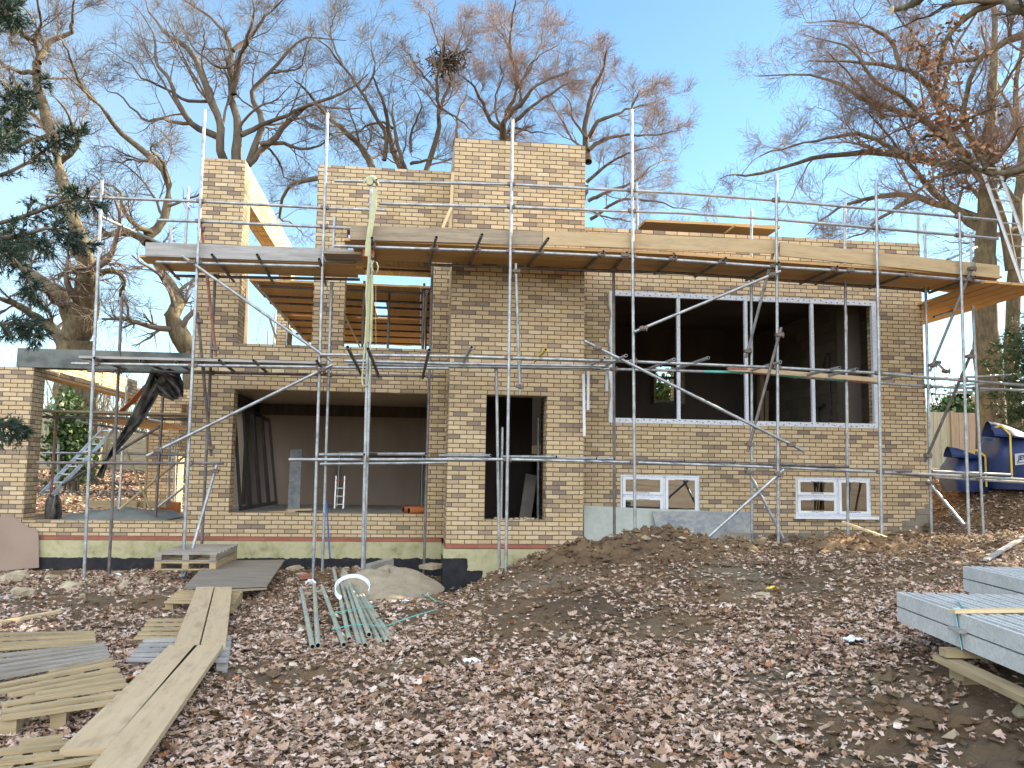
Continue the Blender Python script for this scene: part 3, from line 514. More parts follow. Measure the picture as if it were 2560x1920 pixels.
MB().plank(aY(1822, 921, YI-.07), aY(2196, 950, YI-.07), .038, .075).build('ledger_board', 'board', SF)
MB().plank(aY(812, 640, LO-.1), aY(905, 643, LO-.1), .5, .038).build('deck_board', 'board_old', SF)
MB().plank(aY(1818, 921.5, YO+.2), aY(1868, 922, YO+.2), .06, .03).build('end_board', 'tube_rust', SF)
MB().plank(aY(907, 634, YO+.2), aY(936, 636, YO+.2), .1, .11).build('end_board', 'orange', SF)
# tower block top with its timber stop
bt = MB(); bt.plank(aY(1125, 571, 13.9), aY(1132, 432, 13.9), .05, .055, up=(0, 1, 0)); tag(bt.build('timber_profile', 'raw'), 'tall pale softwood batten standing against the left edge of the tower', 'batten')
bt = MB(); bt.plank(aY(1106, 571, 13.75), aY(1127, 522, 13.85), .05, .045, up=(0, 1, 0)); tag(bt.build('timber_prop', 'raw'), 'short slanting softwood prop bracing the tall batten beside the tower', 'batten')
# gin wheel, webbing and cord on the hoist pole
g = thing('gin_wheel', aY(928, 452, YO-.03), 'cream pulley wheel head on top of the pole hung with webbing', 'pulley')
b = MB(); c = aY(928, 452, YO-.03)
b.tube([c+np.array((x, 0, .045-.9*x*x*8)) for x in np.linspace(-.11, .11, 7)], [.015, .03, .042, .045, .042, .03, .015], 8); b.tube([c+np.array((-.02, -.05, -.03)), c+np.array((-.02, .05, -.03))], .05, 12); b.build('wheel_hood', 'web', g)
MB().tube([c+np.array((.08, -.05, .0)), c+np.array((.08, .15, -.005))], .024, 10, True, .75).build('cross_tube', ['tube', 'hole'], g)
def strap(pts, wd, th=.006):
    b = MB(); P = [np.array(p) for p in pts]
    for p, q in zip(P[:-1], P[1:]): b.plank(p, q, wd, th, up=(.25, 1, 0))
    return b
sp_ = [(938, 470), (934, 520), (926, 570), (920, 610), (919, 640)]
tag(strap([aY(x, y, YO-.1) for x, y in sp_], .085).build('webbing_strap', 'web'), 'lime lifting strap folded double, hanging from the pulley down past the toe board', 'strap')
ls = [[(922, 620), (921, 660), (917, 710), (915, 735), (917, 780), (913, 850), (909, 900), (905, 945), (907, 962), (915, 967), (922, 960), (926, 935), (925, 880), (928, 800), (931, 740), (931, 690), (928, 650)]]
b = MB()
for L in ls: b.tube([aY(x, y, YO-.1+.01*math.sin(i)) for i, (x, y) in enumerate(L)], .014, 6)
tag(b.build('rope_loop', 'web'), 'long loop of pale green rope hanging down the hoist pole to the second lift', 'rope')
tag(MB().tube([aY(x, y, YO-.12) for x, y in ((927, 668), (934, 652), (942, 656), (946, 668), (943, 680), (936, 686), (932, 676), (929, 660))], .012, 6).build('rope_coil', 'web'), 'small coil of pale webbing tied to the hoist pole below the deck', 'rope')
for i, (x, w0) in enumerate(((921, .055), (929, .05))):
    tag(strap([aY(x, 690, YO-.07), aY(x-1+i*2, 740, YO-.07), aY(x-2+i, 800, YO-.07), aY(x-3+i, 855, YO-.07)], w0).build('webbing_strap', 'web'), ('left of two faded green straps hanging flat down the hoist pole', 'right of two faded green straps hanging flat down the hoist pole')[i], 'strap')
tag(MB().tube([aY(815, 613, LO-.05), aY(880, 556, LO+.0), aY(915, 523, YO)], .005, 5).build('yellow_cord', 'rope'), 'thin yellow cord slanting from the hoist pole to the left toe board', 'cord')
tag(MB().tube([aY(940, 700, YO+.1), aY(939, 790, YO+.1), aY(940, 858, YO+.1)], .004, 5).build('thin_cord', 'rope'), 'thin orange cord hanging straight with a weight beside the hoist pole', 'cord')
# the birdcage deck inside the left wing
BC = thing('birdcage_scaffold', (-1.5, 19, 3.6), 'inside scaffold carrying a ceiling-high deck of orange boards in the upper left room', 'scaffold')
ZD = 5.02
for row, (ya, yb) in enumerate(((15.75, 17.35), (17.37, 19.3), (19.32, 21.3), (21.32, 23.6))):
    for i in range(14):
        x = -2.95+.243*i+.02*row
        if row == 1 and i == 9: continue
        MB().plank((x, ya+rr.uniform(-.03, .03), ZD+.02*(row % 2)+.003*(i % 2)), (x+.01, yb+rr.uniform(-.05, .05), ZD+.02*(row % 2)), .24, .038).build('deck_board', 'board_warm', BC)
for i in range(8): MB().plank((-1.22+.233*i, 15.37, 5.56+.004*(i%2)), (-1.22+.233*i, 17.3, 5.58), .24, .038).build('deck_board', 'board_old', BC)
for y in (15.6, 16.5): pole('transom', (-1.25, y, 5.50), (.55, y, 5.50), 'tube_dark', BC)
for y in (15.95, 16.9, 17.6, 18.6, 19.6, 20.6, 21.6, 22.7): pole('transom', (-3.0, y, ZD-.07), (.55, y+.05, ZD-.075), 'tube_dark', BC)
for x in (-2.9, -1.55, .2): pole('ledger', (x, 15.6, ZD-.12), (x+.05, 23.5, ZD-.12), 'tube', BC)
for x, y in ((-1.93, 16.9), (-1.6, 18.6), (-.98, 15.9), (-.52, 16.4), (-2.9, 19.5), (-2.7, 22.5), (-2.2, 23.2), (-1.3, 22.8), (.15, 15.9), (.25, 19)): pole('standard', (x, y, 3.6), (x, y, ZD+(.1 if x > -1 else .6)), 'tube' if x < -1 else 'tube_dark', BC)
for x, y in ((-4.6, 23), (-4.1, 24), (-3.6, 22)): pole('standard', (x, y, 2.0), (x, y, 5.6+.3*x+1), 'tube', BC)
pole('brace', (-3.6, 21, 5.3), (-3.0, 21.5, 3.5), 'tube', BC)
# ------------------------------------------------------------------ pallets and the plank walk
def pallet(slats, zt, label, mat='pallet', wdt=.066, bear=None, grp='wooden pallets lying on the ground'):
    """Slats given by the picture points of their ends on the plane z = zt."""
    P = [(aZ(a, b, zt-.011), aZ(c, d, zt-.011)) for a, b, c, d in slats]; base = sum(p+q for p, q in P)/(2*len(P)); base[2] = zt-.13
    t = thing('pallet', base, label, 'pallet', grp); b = MB()
    for p, q in P: b.plank(p, q, wdt*rr.uniform(.9, 1.08), .022, up=(rr.uniform(-.03, .03), rr.uniform(-.03, .03), 1))
    b.build('slats', mat, t)
    for f in (bear or (.06, .5, .94)):
        a = P[0][0]*(1-f)+P[0][1]*f; c = P[-1][0]*(1-f)+P[-1][1]*f; d = np.array((0, 0, -.062)); MB().plank(a+d, c+d, .085, .098).build('bearer', mat, t)
    return t
q6 = lambda L: [(a/2.505, 1540+b/2.505, c/2.505, 1540+d/2.505) for a, b, c, d in L]
pallet(q6([(-60, 116, 600, 104), (-60, 146, 600, 127), (-60, 178, 600, 149), (-60, 208, 600, 166)]), .12, 'long-slatted old pallet farthest back of the foreground pallets at the left edge')
pallet(q6([(-120, 262, 650, 178), (-120, 300, 664, 198), (-120, 338, 670, 219), (-120, 368, 676, 242), (-120, 404, 650, 263)]), .15, 'muddy pallet with five whole slats in the middle of the left foreground', 'pallet_grey')
pallet(q6([(300, 352, 690, 272), (-80, 452, 705, 297), (-80, 490, 738, 333), (60, 497, 748, 367), (230, 492, 775, 400), (10, 556, 800, 432), (10, 602, 790, 482), (10, 640, 700, 541)]), .13, 'broken pallet with snapped slats and dark gaps beside the long planks')
pallet(q6([(120, 795, 392, 762), (-80, 862, 405, 808), (-80, 925, 402, 868), (-80, 1000, 620, 896)]), .10, 'pallet cut off by the bottom left corner, half buried in leaves')
q5 = lambda L: [(380+a/2.8, 1340+b/2.8, 380+c/2.8, 1340+d/2.8) for a, b, c, d in L]
pallet(q5([(178, 388, 636, 388), (158, 405, 622, 406), (136, 424, 608, 426), (114, 443, 592, 447), (92, 462, 578, 470)]), .085, 'small pallet under the far planks just before the dirty plywood')
q7 = lambda L: [(a/2.37, 1220+b/2.37, c/2.37, 1220+d/2.37) for a, b, c, d in L]
pallet(q7([(880, 783, 1330, 783), (862, 810, 1330, 808), (842, 836, 1330, 834), (822, 863, 1330, 860), (800, 888, 1330, 888)]), .085, 'sunlit pale pallet under the middle of the plank walk')
pallet(q7([(850, 905, 1370, 893), (828, 932, 1368, 922), (806, 962, 1365, 952), (782, 990, 1360, 985), (757, 1018, 1352, 1022)]), .08, 'silver grey pallet under the joint of the planks', 'board_grey')
WK = 'planks of the temporary walkway'
for (a, b, c, d), z0, z1, lab, mt_ in (((208, 1871, 460, 1611), .125, .125, 'left plank of the near pair, its square cut end facing the camera', 'board'), ((213, 2010, 522, 1612), .125, .125, 'right plank of the near pair, running off the bottom of the picture', 'board'),
        ((468, 1606, 513, 1467), .115, .14, 'left plank of the far pair, reaching to the dirty plywood', 'board'), ((534, 1608, 559, 1467), .115, .14, 'right plank of the far pair, with a sunlit band across it', 'board')):
    tag(MB().plank(aZ(a, b, z0)-(0, 0, .019), aZ(c, d, z1)-(0, 0, .019), .226 if a < 400 else .196, .038).build('walkway_plank', mt_), lab, 'plank', WK)
def prism(P, th, nrm): P = [np.array(p) for p in P]; nv = np.array(nrm, float)*th; b = MB(); k = len(P); b.add(P+[p+nv for p in P], [tuple(range(k)), tuple(range(2*k-1, k-1, -1))]+[(i, k+i, k+(i+1) % k, (i+1) % k) for i in range(k)]); c = sum(P)/k; b.u = [[((b.v[i][0]-c[0]), (b.v[i][2]-c[2])+(b.v[i][1]-c[1])) for i in f] for f in b.f]; return b
tag(prism([aZ(458, 1470, .10), aZ(667, 1464, .10), aZ(712, 1399, .10), aZ(520, 1402, .10)], .018, (0, 0, -1)).build('plywood_sheet', 'ply'), 'large dirty grey plywood sheet lying flat at the end of the plank walk', 'plywood')
tag(MB().plank(aZ(560, 1476, .06), aZ(655, 1468, .06), .3, .02).build('plywood_offcut', 'board_old'), 'light plywood strip sticking out under the dirty plywood sheet', 'plywood')
def stack_pallet(z0, lab, mat):
    X0, X1, Y0, Y1 = -3.62, -2.76, 12.75, 14.25; t = thing('pallet', ((X0+X1)/2, (Y0+Y1)/2, z0), lab, 'pallet', 'wooden pallets lying on the ground'); b = MB()
    for i in range(7): y = Y0+.05+(Y1-Y0-.1)*i/6; b.plank((X0, y, z0+.109), (X1, y+.02, z0+.109), .1, .02)
    b.build('slats', mat, t); b = MB()
    for i in range(3): y = Y0+.06+(Y1-Y0-.12)*i/2; b.plank((X0, y, z0+.01), (X1, y, z0+.01), .1, .02)
    b.build('base_slats', mat, t)
    for i in range(3): x = X0+.05+(X1-X0-.1)*i/2; MB().plank((x, Y0, z0+.06), (x, Y1, z0+.06), .09, .078).build('bearer', mat, t)
stack_pallet(.085, 'lower of two stacked pallets on the dirty plywood', 'pallet'); stack_pallet(.208, 'upper of two stacked grey pallets beside the wing wall', 'pallet_grey')
# ------------------------------------------------------------------ spare tubes, coil, sand
TB = 'spare scaffold tubes lying in the leaves'
q3 = lambda x, y: (700+x/2.953, 1380+y/2.953)
tl = ['leftmost loose tube of the bundle', 'second loose tube from the left, almost upright in the picture', 'third tube from the left, lying apart before the main bundle', 'tube reaching farthest towards the house', 'tube just right of the longest one', 'middle tube of the tied bundle', 'tube on top of the bundle with its open end showing', 'third tube from the right of the bundle', 'second tube from the right of the bundle', 'rightmost tube of the tied bundle']
for i, (a, b_, c, d) in enumerate([(155, 270, 240, 700), (253, 245, 280, 690), (312, 260, 472, 685), (395, 120, 512, 645), (447, 215, 590, 690), (465, 140, 628, 690), (480, 140, 657, 610), (505, 212, 742, 680), (530, 225, 792, 662), (540, 215, 826, 652)]):
    p, q = aZ(*q3(c, d), .035+(.05 if i == 6 else 0)), aZ(*q3(a, b_), .0+(.05 if i == 6 else .01)); p[2] = max(p[2], gz1(p[0], p[1])+.03); q[2] = max(q[2], gz1(q[0], q[1])+.03)
    tag(pole('spare_tube', p, q, 'tube_green', None), tl[i], 'tube', TB)
def ribbon(pts, wd, name, mat, lab, cat, lift=.02, th=.004, z=None):
    P = []
    for x, y in pts: p = aZ(x, y, .05); p[2] = max(gz1(p[0], p[1]), -.1)+lift; P.append(p)
    return tag(strap_flat(P, wd, th).build(name, mat), lab, cat)
def strap_flat(P, wd, th):
    b = MB()
    for p, q in zip(P[:-1], P[1:]): b.plank(p, q, wd, th)
    return b
ribbon([q3(365, 490), q3(450, 465), q3(600, 445), q3(705, 437)], .022, 'bundle_strap', 'teal', 'upper green strap lying across the spare tubes', 'strap', .10)
ribbon([q3(380, 588), q3(560, 565), q3(700, 575), q3(800, 572), q3(950, 545), q3(1060, 520), q3(1160, 500)], .022, 'bundle_strap', 'teal', 'lower green strap crossing the tubes and trailing to the spoil heap', 'strap', .10)
ribbon([q3(1050, 250), q3(1100, 310), q3(1150, 370), q3(1200, 425)], .02, 'loose_strap', 'teal', 'loose green strap end lying by the tower plinth', 'strap', .06)
ring = []; c0 = aZ(*q3(535, 255), .2)
for k in range(19): a = 2*math.pi*k/24*.93-.3; ring.append(c0+np.array((.20*math.cos(a), .12*math.sin(a), -.02+.13*math.sin(a))))
b = MB()
for p, q in zip(ring[:-1], ring[1:]): b.plank(p, q, .008, .045)
tag(b.build('plastic_coil', 'white'), 'loop of white plastic strip lying on the spare tubes', 'strip')
sx, sy = -.26, 12.0; nr, na = 14, 40; V = []; 
for i in range(nr+1):
    for k in range(na):
        f = i/nr; a = 2*math.pi*k/na; rx, ry = .70*(1+.12*math.sin(2*a+1)), 1.2*(1+.1*math.sin(3*a)); h = .27*(1-f*f)**.8*(1-.12*math.sin(3*a)); x, y = sx+rx*f*math.cos(a), sy+ry*f*math.sin(a); V.append((x, y, -.08+h+(.16*float(fbm(np.array([x*1.]), np.array([y*1.]), 3.1, 4)[0]))*(1-f**3)))
Fq = np.array([(i*na+k, i*na+(k+1) % na, (i+1)*na+(k+1) % na, (i+1)*na+k) for i in range(nr) for k in range(na)])[:, ::-1]
sandh = thing('sand_heap', (sx, sy, -.1), 'low grey heap of mixed sand on a mixing board before the wing wall', 'sand heap'); raw_mesh('sand', np.array(V), Fq, 'sand', sandh)
MB().plank(aZ(*q3(640, 335), -.06), aZ(*q3(958, 340), -.06), .06, .07).build('board_edge', 'board_old', sandh)
tag(MB().plank(aZ(*q3(640, 125), .0), aZ(*q3(812, 75), .06), .16, .12).build('kerb_block', 'concrete'), 'grey concrete kerb block leaning against the plinth above the sand heap', 'block')
tag(MB().plank(aZ(*q3(1075, 115), -.02), aZ(*q3(1165, 95), .0), .3, .06).build('slab_piece', 'stone'), 'flat pale slab beside the last dark pole of the wing', 'slab')
def stone(x, y, s, mat='stone', name='rubble_stone', z=None, flat=.6):
    me = bpy.data.meshes.new(name); import bmesh; bm = bmesh.new(); bmesh.ops.create_icosphere(bm, subdivisions=2, radius=1)
    sc = (s*rr.uniform(.7, 1.3), s*rr.uniform(.7, 1.2), s*flat*rr.uniform(.7, 1.2)); ph = [rr.uniform(0, 6) for _ in range(6)]
    for v in bm.verts:
        d = 1+.22*math.sin(3*v.co.x+ph[0])*math.sin(2.6*v.co.y+ph[1])+.16*math.sin(5*v.co.z+ph[2]+2*v.co.x)+rr.uniform(-.07, .07); v.co = Vector((v.co.x*sc[0], v.co.y*sc[1], v.co.z*sc[2]))*d
    bm.to_mesh(me); bm.free(); me.materials.append(MT[mat]); o = bpy.data.objects.new(name, me); COL.objects.link(o); o.location = (x, y, (gz1(x, y) if z is None else z)+s*.22); o.rotation_euler = (0, 0, rr.uniform(0, 6)); WB[o.name] = tuple(o.location); return o
RB = 'rubble lumps along the foot of the left wing'
for i in range(52):
    x = rr.uniform(-6.6, -2.2) if i < 36 else rr.uniform(-1.9, .4); y = rr.uniform(11.2, 14.6)+(.0 if i < 30 else rr.uniform(-1.2, .2))
    if -3.7 < x < -2.0 and y > 10.5: continue
    tag(stone(x, y, rr.choice((.05, .06, .07, .08, .1, .13))), 'pale broken rubble lump lying in the leaves before the left wing', 'stone', RB)
for px, py, s, lab in ((40, 1440, .22, 'largest rubble boulder at the left edge below the pinkish board'), (55, 1500, .16, 'angular pale boulder among planks at the far left'), (180, 1470, .15, 'square pale stone just left of the first scaffold pole foot'), (754, 1406, .09, 'round pale stone against the black plinth'), (738, 1416, .14, 'long pale stone lying before the wing plinth')):
    p = aZ(px, py, -.1); tag(stone(p[0], p[1], s), lab, 'stone')
for px, py, s in ((1460, 1405, .13), (1240, 1526, .09), (2330, 1370, .2), (2150, 1335, .15), (1510, 1530, .10), (2195, 1720, .07), (2120, 1880, .09), (2300, 1850, .06)):
    p = aD(px, py, 6); p = aZ(px, py, .3 if py < 1600 else .15); tag(stone(p[0], p[1], s*.8, 'soil'), 'ochre clod of clay lying on the dug-over soil', 'clod', 'clay clods on the spoil')
p = aZ(764, 1441, -.08); tag(MB().plank((p[0]-.1, p[1], gz1(p[0], p[1])+.05), (p[0]+.11, p[1]+.06, gz1(p[0], p[1])+.06), .1, .065).build('red_brick', 'red_brick'), 'single red brick lying in the leaves before the wing', 'brick')
def scrap(px, py, z, s, mat, lab, cat='scrap', name='plastic_scrap'):
    p = aZ(px, py, z); g0 = gz1(p[0], p[1]); b = MB(); n0 = 6; pts = []
    for j in range(n0+1):
        for i in range(n0+1): pts.append((p[0]+s[0]*(i/n0-.5)+rr.uniform(-.01, .01), p[1]+s[1]*(j/n0-.5), g0+.03+s[2]*rr.random()*(1-abs(i/n0-.5)*1.4)))
    f = [(j*(n0+1)+i, j*(n0+1)+i+1, (j+1)*(n0+1)+i+1, (j+1)*(n0+1)+i) for j in range(n0) for i in range(n0)]; lo = [(a, c, d-.006) for a, c, d in pts]
    b.add(pts, f); b.add(lo, [q[::-1] for q in f]); return tag(b.build(name, mat), lab, cat)
scrap(2137, 1628, .2, (.16, .14, .03), 'white', 'crumpled pale blue wrapper lying in the leaves near the posts', 'wrapper'); scrap(1180, 1641, .1, (.13, .1, .04), 'white', 'white plastic scrap in front of the spoil heap'); scrap(1012, 1510, -.05, (.3, .08, .03), 'white', 'torn white strip lying between sand heap and spoil')
scrap(776, 1458, -.1, (.14, .1, .1), 'white', 'screwed-up white plastic at the foot of a scaffold pole'); scrap(1055, 1450, -.1, (.2, .2, .06), 'white', 'white plastic bits beside the tower plinth'); scrap(1933, 1488, .3, (.13, .06, .05), 'yellow', 'bright yellow glove cuff lying on the soil', 'glove'); p = aZ(1905, 1495, .3); tag(stone(p[0], p[1], .1, 'stone', 'tan_lump', flat=.4), 'smooth tan lump beside the yellow glove', 'stone')
scrap(292, 1436, -.1, (.2, .1, .06), 'white', 'pale blue plastic scrap by the left wing poles')
# ------------------------------------------------------------------ precast posts on bearers
dv = np.array((-.155, -.988, 0)); sv = np.array((.988, -.155, 0))
def posts(x0, y0, ztop, n0, layers, L, grp, lab):
    for ly in range(layers):
        for i in range(n0):
            a = np.array((x0, y0, ztop-.052-ly*.115))+sv*(.052+i*.118)+dv*rr.uniform(-.012, .012); b = MB(); e = a+dv*L
            for s0 in (-1, 1): b.plank(a+sv*s0*.036, e+sv*s0*.036, .03, .104)                # two flanges and a web: the slotted section
            b.plank(a-(0, 0, .012), e-(0, 0, .012), .0419, .07)
            o = b.build('concrete_post', 'post'); tag(o, lab[min(ly, len(lab)-1)] if i else lab[-1-ly], 'post', grp)
posts(3.757, 6.234, .703, 8, 2, 3.0, 'posts of the near stack', ['grey slotted concrete post in the top layer of the near stack', 'grey slotted concrete post in the lower layer of the near stack', 'lower outermost post of the near stack, its long face to the camera', 'upper outermost post of the near stack, its long face to the camera'])
posts(4.95, 7.15, .80, 8, 2, 3.0, 'posts of the far stack', ['grey slotted concrete post in the top layer of the far stack', 'grey slotted concrete post in the lower layer of the far stack', 'lower outermost post of the far stack', 'upper outermost post of the far stack, its long face to the camera'])
def along(t, s, z): return np.array((3.757, 6.234, 0))+dv*t+sv*s+np.array((0, 0, z))
tag(MB().plank(along(.95, -.10, .445), along(.95, 1.1, .445), .1, .05).build('bearer_board', 'pallet'), 'thick short timber directly under the near post stack', 'timber')
tag(MB().plank(along(.85, -.06, .39), along(2.9, -.06, .39), .12, .04).build('bearer_board', 'pallet'), 'long rough board on edge under the near post stack', 'timber')
tag(MB().plank(along(.86, .05, .30), along(1.06, .05, .30), .14, .12, ).build('bearer_block', 'pallet'), 'square timber block under the long rough board', 'timber')
tag(MB().plank(along(2.0, .05, .30), along(2.2, .05, .30), .14, .12, ).build('bearer_block', 'pallet'), 'second timber block under the post stack, nearer the camera', 'timber')
tag(MB().plank(along(1.0, .0, .60), along(1.0, -.05, .60), .16, .02, up=(0, 0, 1)).build('spacer_slat', 'board_grey'), 'thin grey spacer slat poking out between the two post layers', 'slat')
tag(MB().plank(along(.98, -.04, .716), along(.80, 1.5, .74), .06, .022).build('top_slat', 'raw'), 'pale slat laid across the top of the near post stack', 'slat')
b = MB(); sp2 = [along(1.02, -.008, .475), along(.98, -.010, .60), along(.95, -.012, .72), along(.90, .05, .72), aZ(2418, 1526, .712), aZ(2408, 1518, .712), aZ(2397, 1501, .712)]
for p, q in zip(sp2[:-1], sp2[1:]): b.plank(p, q, .026, .004, up=(.8, -.2, .6))
tag(b.build('packing_strap', 'cyan'), 'pale blue packing strap over the near post stack', 'strap')
# ------------------------------------------------------------------ boards against the wall and on the soil
pb = [(-30, 1293), (38, 1294), (47, 1303), (60, 1309), (70, 1318), (92, 1323), (97, 1337), (98, 1419), (40, 1424), (-30, 1429)]
tag(prism([aY(x, y, 14.93) for x, y in pb], .012, (0, -1, 0)).build('cement_board', 'pinkboard'), 'pinkish cement board leaning against the corner pier at the left edge', 'board')
tag(prism([aY(1459, 1264, 14.2), aY(1800, 1279, 14.2), aY(1800, 1420, 14.0), aY(1459, 1420, 14.0)], .018, (0, -1, 0)).build('pale_sheet', 'paleboard'), 'pale grey green sheet leaning behind the spoil heap beside the tower', 'sheet')
tag(prism([aY(1630, 1278, 14.08), aY(1878, 1279, 14.08), aY(1876, 1400, 13.85), aY(1660, 1400, 13.85)], .018, (0, -1, 0)).build('stained_sheet', 'stainboard'), 'blue stained sheet leaning below the first small window', 'sheet')
tag(prism([aY(1774, 1368, 13.3), aY(1808, 1331, 13.5), aY(1878, 1335, 13.6), aY(1858, 1395, 13.3)], .018, (0, -.7, .7)).build('tilted_board', 'ply'), 'small plywood board tilted up on the spoil under the stained sheet', 'board')
tag(MB().plank(aY(1895, 1352, 13.2), aY(2006, 1363, 12.7), .14, .035).build('plank_stub', 'raw'), 'short pale plank end sticking out of the spoil by a brace foot', 'plank')
tag(MB().plank(aY(2107, 1305, 12.9), aY(2272, 1364, 11.9), .05, .03).build('lath', 'raw'), 'long thin lath in the sun below the second small window', 'lath')
for a, b_, c, d, lab in ((-10, 1558, 150, 1527, 'sunlit lath among the leaves at the far left'), (-10, 1490, 46, 1478, 'grey plank end at the left edge behind the pallets'), (2460, 1290, 2560, 1275, 'dark stick lying on the bank under the bags')):
    p, q = aZ(a, b_, 0 if a < 1000 else 1.1), aZ(c, d, 0 if a < 1000 else 1.1); p[2] = gz1(p[0], p[1])+.04; q[2] = gz1(q[0], q[1])+.04; tag(MB().plank(p, q, .07, .03).build('lath', 'raw' if a == -10 and b_ > 1500 else 'board_grey'), lab, 'lath')
tag(MB().tube([aY(816, 1255, 14.5), aY(825, 1395, 14.35)], .014, 8).build('broom', 'bluerope'), 'long blue handled broom leaning against the wing wall', 'broom')
for a in ((1471, 928, 1470, 1025, 'upper cream strip hanging by the tower corner'), (1459, 935, 1461, 1090, 'long cream strip hanging down the tower corner'), (1518, 920, 1517, 978, 'torn white strip hanging at the left of the large window')):
    tag(MB().plank(aY(a[0], a[1], 13.75), aY(a[2], a[3], 13.85), .045, .006, up=(0, 1, 0)).build('hanging_strip', 'white'), a[4], 'strip')
tag(MB().plank(aY(1596, 569, 16.2), aY(1925, 584, 16.2), 1.0, .05).build('roof_sheet', 'board_warm'), 'long plywood sheet laid on the right wing roof', 'plywood')
tag(MB().plank(aY(1823, 574, 15.6), aY(1928, 582, 15.6), .6, .04).build('roof_sheet', 'board_warm'), 'short plywood sheet lying on the roof at the end of the long one', 'plywood')
# ------------------------------------------------------------------ things inside the open rooms
def frame3(b, o, u, v, w0, h0, t, d, nrm):
    o, u, v, nrm = map(lambda q: np.array(q, float), (o, u, v, nrm))
    for a, c in ((o, o+v*h0), (o+u*w0, o+u*w0+v*h0)): b.plank(a, c, t, d, up=nrm)
    for a, c in ((o+v*t/2, o+u*w0+v*t/2), (o+v*(h0-t/2), o+u*w0+v*(h0-t/2))): b.plank(a, c, t, d*.9, up=nrm)
for i, lab in enumerate(('nearest black door frame leaning in the wing opening', 'second black door frame from the opening edge', 'third black door frame of the leaning row', 'farthest black door frame in the leaning row')):
    b = MB(); o = (-2.98+.05*i, 15.48+.72*i, .80); v = np.array((-.10-.008*i, -.03, 1.)); v /= np.linalg.norm(v); u = np.array((.06, .99, .0)); frame3(b, o, u, v, .64, 1.93-.04*i, .075, .045, (1, 0, .1)); tag(b.build('door_frame', 'black'), lab, 'door frame', 'black frames stored in the opening')
b = MB(); frame3(b, aY(845, 1277, 18.4), (1, 0, 0), (0, .02, 1), 1.75, 1.23, .045, .06, (0, 1, 0)); tag(b.build('large_frame', 'black'), 'wide black frame standing against the back wall of the wing room', 'frame')
b = MB(); frame3(b, aY(843, 1278, 18.36), (1, 0, 0), (0, .02, 1), 1.77, 1.26, .014, .02, (0, 1, 0)); tag(b.build('white_edging', 'white'), 'thin white edging round the wide black frame', 'edging')
sl_ = thing('stepladder', aY(845, 1281, 17.2), 'small aluminium stepladder standing in the wing room', 'stepladder'); a0 = aY(836, 1281, 17.2)
for x in (0, .17):
    MB().plank(a0+(x, 0, .02), a0+(x, .1, .72), .025, .05, up=(0, 1, 0)).build('rail', 'alu', sl_)
    MB().plank(a0+(x, .45, .02), a0+(x, .14, .70), .02, .03, up=(0, 1, 0)).build('rail', 'alu', sl_)
for k in range(4): MB().plank(a0+(0, .02+.02*k, .16+.16*k), a0+(.17, .02+.02*k, .16+.16*k), .07, .02).build('tread', 'alu' if k < 3 else 'orange', sl_)
for i, lab in enumerate(('orange clay drain pipe lying on the wing sill, nearest the tower', 'second orange drain pipe lying behind the first')):
    a = aY(1022 if i == 0 else 1008, 1277-3*i, 15.25+.25*i); tag(MB().tube([a, a+np.array((.55, .28, .0))], .058, 14, True, .88).build('drain_pipe', ['orange', 'hole']), lab, 'pipe')
for i, (x, y, lab) in enumerate(((672, 1281, 'thin plank offcut with a red edge on the wing sill'), (716, 1275, 'warm plank offcut lying behind on the wing sill'), (745, 1279, 'dark board offcut on the wing sill beside the planks'))):
    a = aY(x, y, 15.35+.12*i); tag(MB().plank(a, a+np.array((.42, .12, .01)), .2, .03).build('offcut', ('board_warm', 'board', 'ply')[i]), lab, 'offcut')
tag(MB().plank(aY(734, 1282, 16.4), aY(741, 1125, 16.9), .22, .05, up=(0, 1, 0)).build('insulation_board', 'stainboard'), 'blue grey insulation board leaning at the end of the black frames', 'board')
tag(MB().plank(aY(1312, 1300, 15.6), aY(1328, 1188, 16.0), .22, .05, up=(0, 1, 0)).build('leaning_board', 'concrete'), 'grey board leaning inside the tower doorway', 'board')
for i in range(9): p = aY(1240+13*i, 1300, 14.06+.02*(i % 3)); tag(stone(p[0], p[1]+.05, .035+.02*rr.random(), 'stone', 'mortar_lump', z=.765), 'grey mortar lump lying on the tower door sill', 'mortar', 'mortar lumps on the tower sill')
P2('tall', 1256, 1068, 1252.5, 1292, 14.2); o = bpy.data.objects['tall']; o.name = 'loose_tube'; o.parent = None; me = o.data; me.transform(Matrix.Translation(Vector(WB['scaffold']))); c = sum((v.co for v in me.vertices), Vector())/len(me.vertices); me.transform(Matrix.Translation(-c)); o.location = c; tag(o, 'short loose tube standing in the tower doorway', 'tube')
pole('loose_tube', aY(1346, 1045, 15.2), aY(1345, 1298, 15.2), 'tube', None); tag(bpy.data.objects['loose_tube.001'], 'upright tube at the right jamb inside the tower doorway', 'tube')
tr_ = thing('trestle_tower', (8.0, 17.6, 2.2), 'small dark trestle tower standing inside the large window room', 'trestle')
q2 = lambda x, y, Y: aY(1840+x/4.365, 720+y/4.365, Y)
for a, b_, Y0, Y1 in (((1005, 720), (1040, 1480), 17.3, 17.3), ((1285, 740), (1300, 1480), 17.3, 17.3), ((1075, 790), (1080, 1480), 18.2, 18.2), ((890, 1290), (895, 1480), 17.8, 17.8), ((985, 720), (880, 1150), 17.3, 18.0)):
    MB().tube([q2(*a, Y0), q2(*b_, Y1)], .024, 8).build('leg', 'tube_dark', tr_)
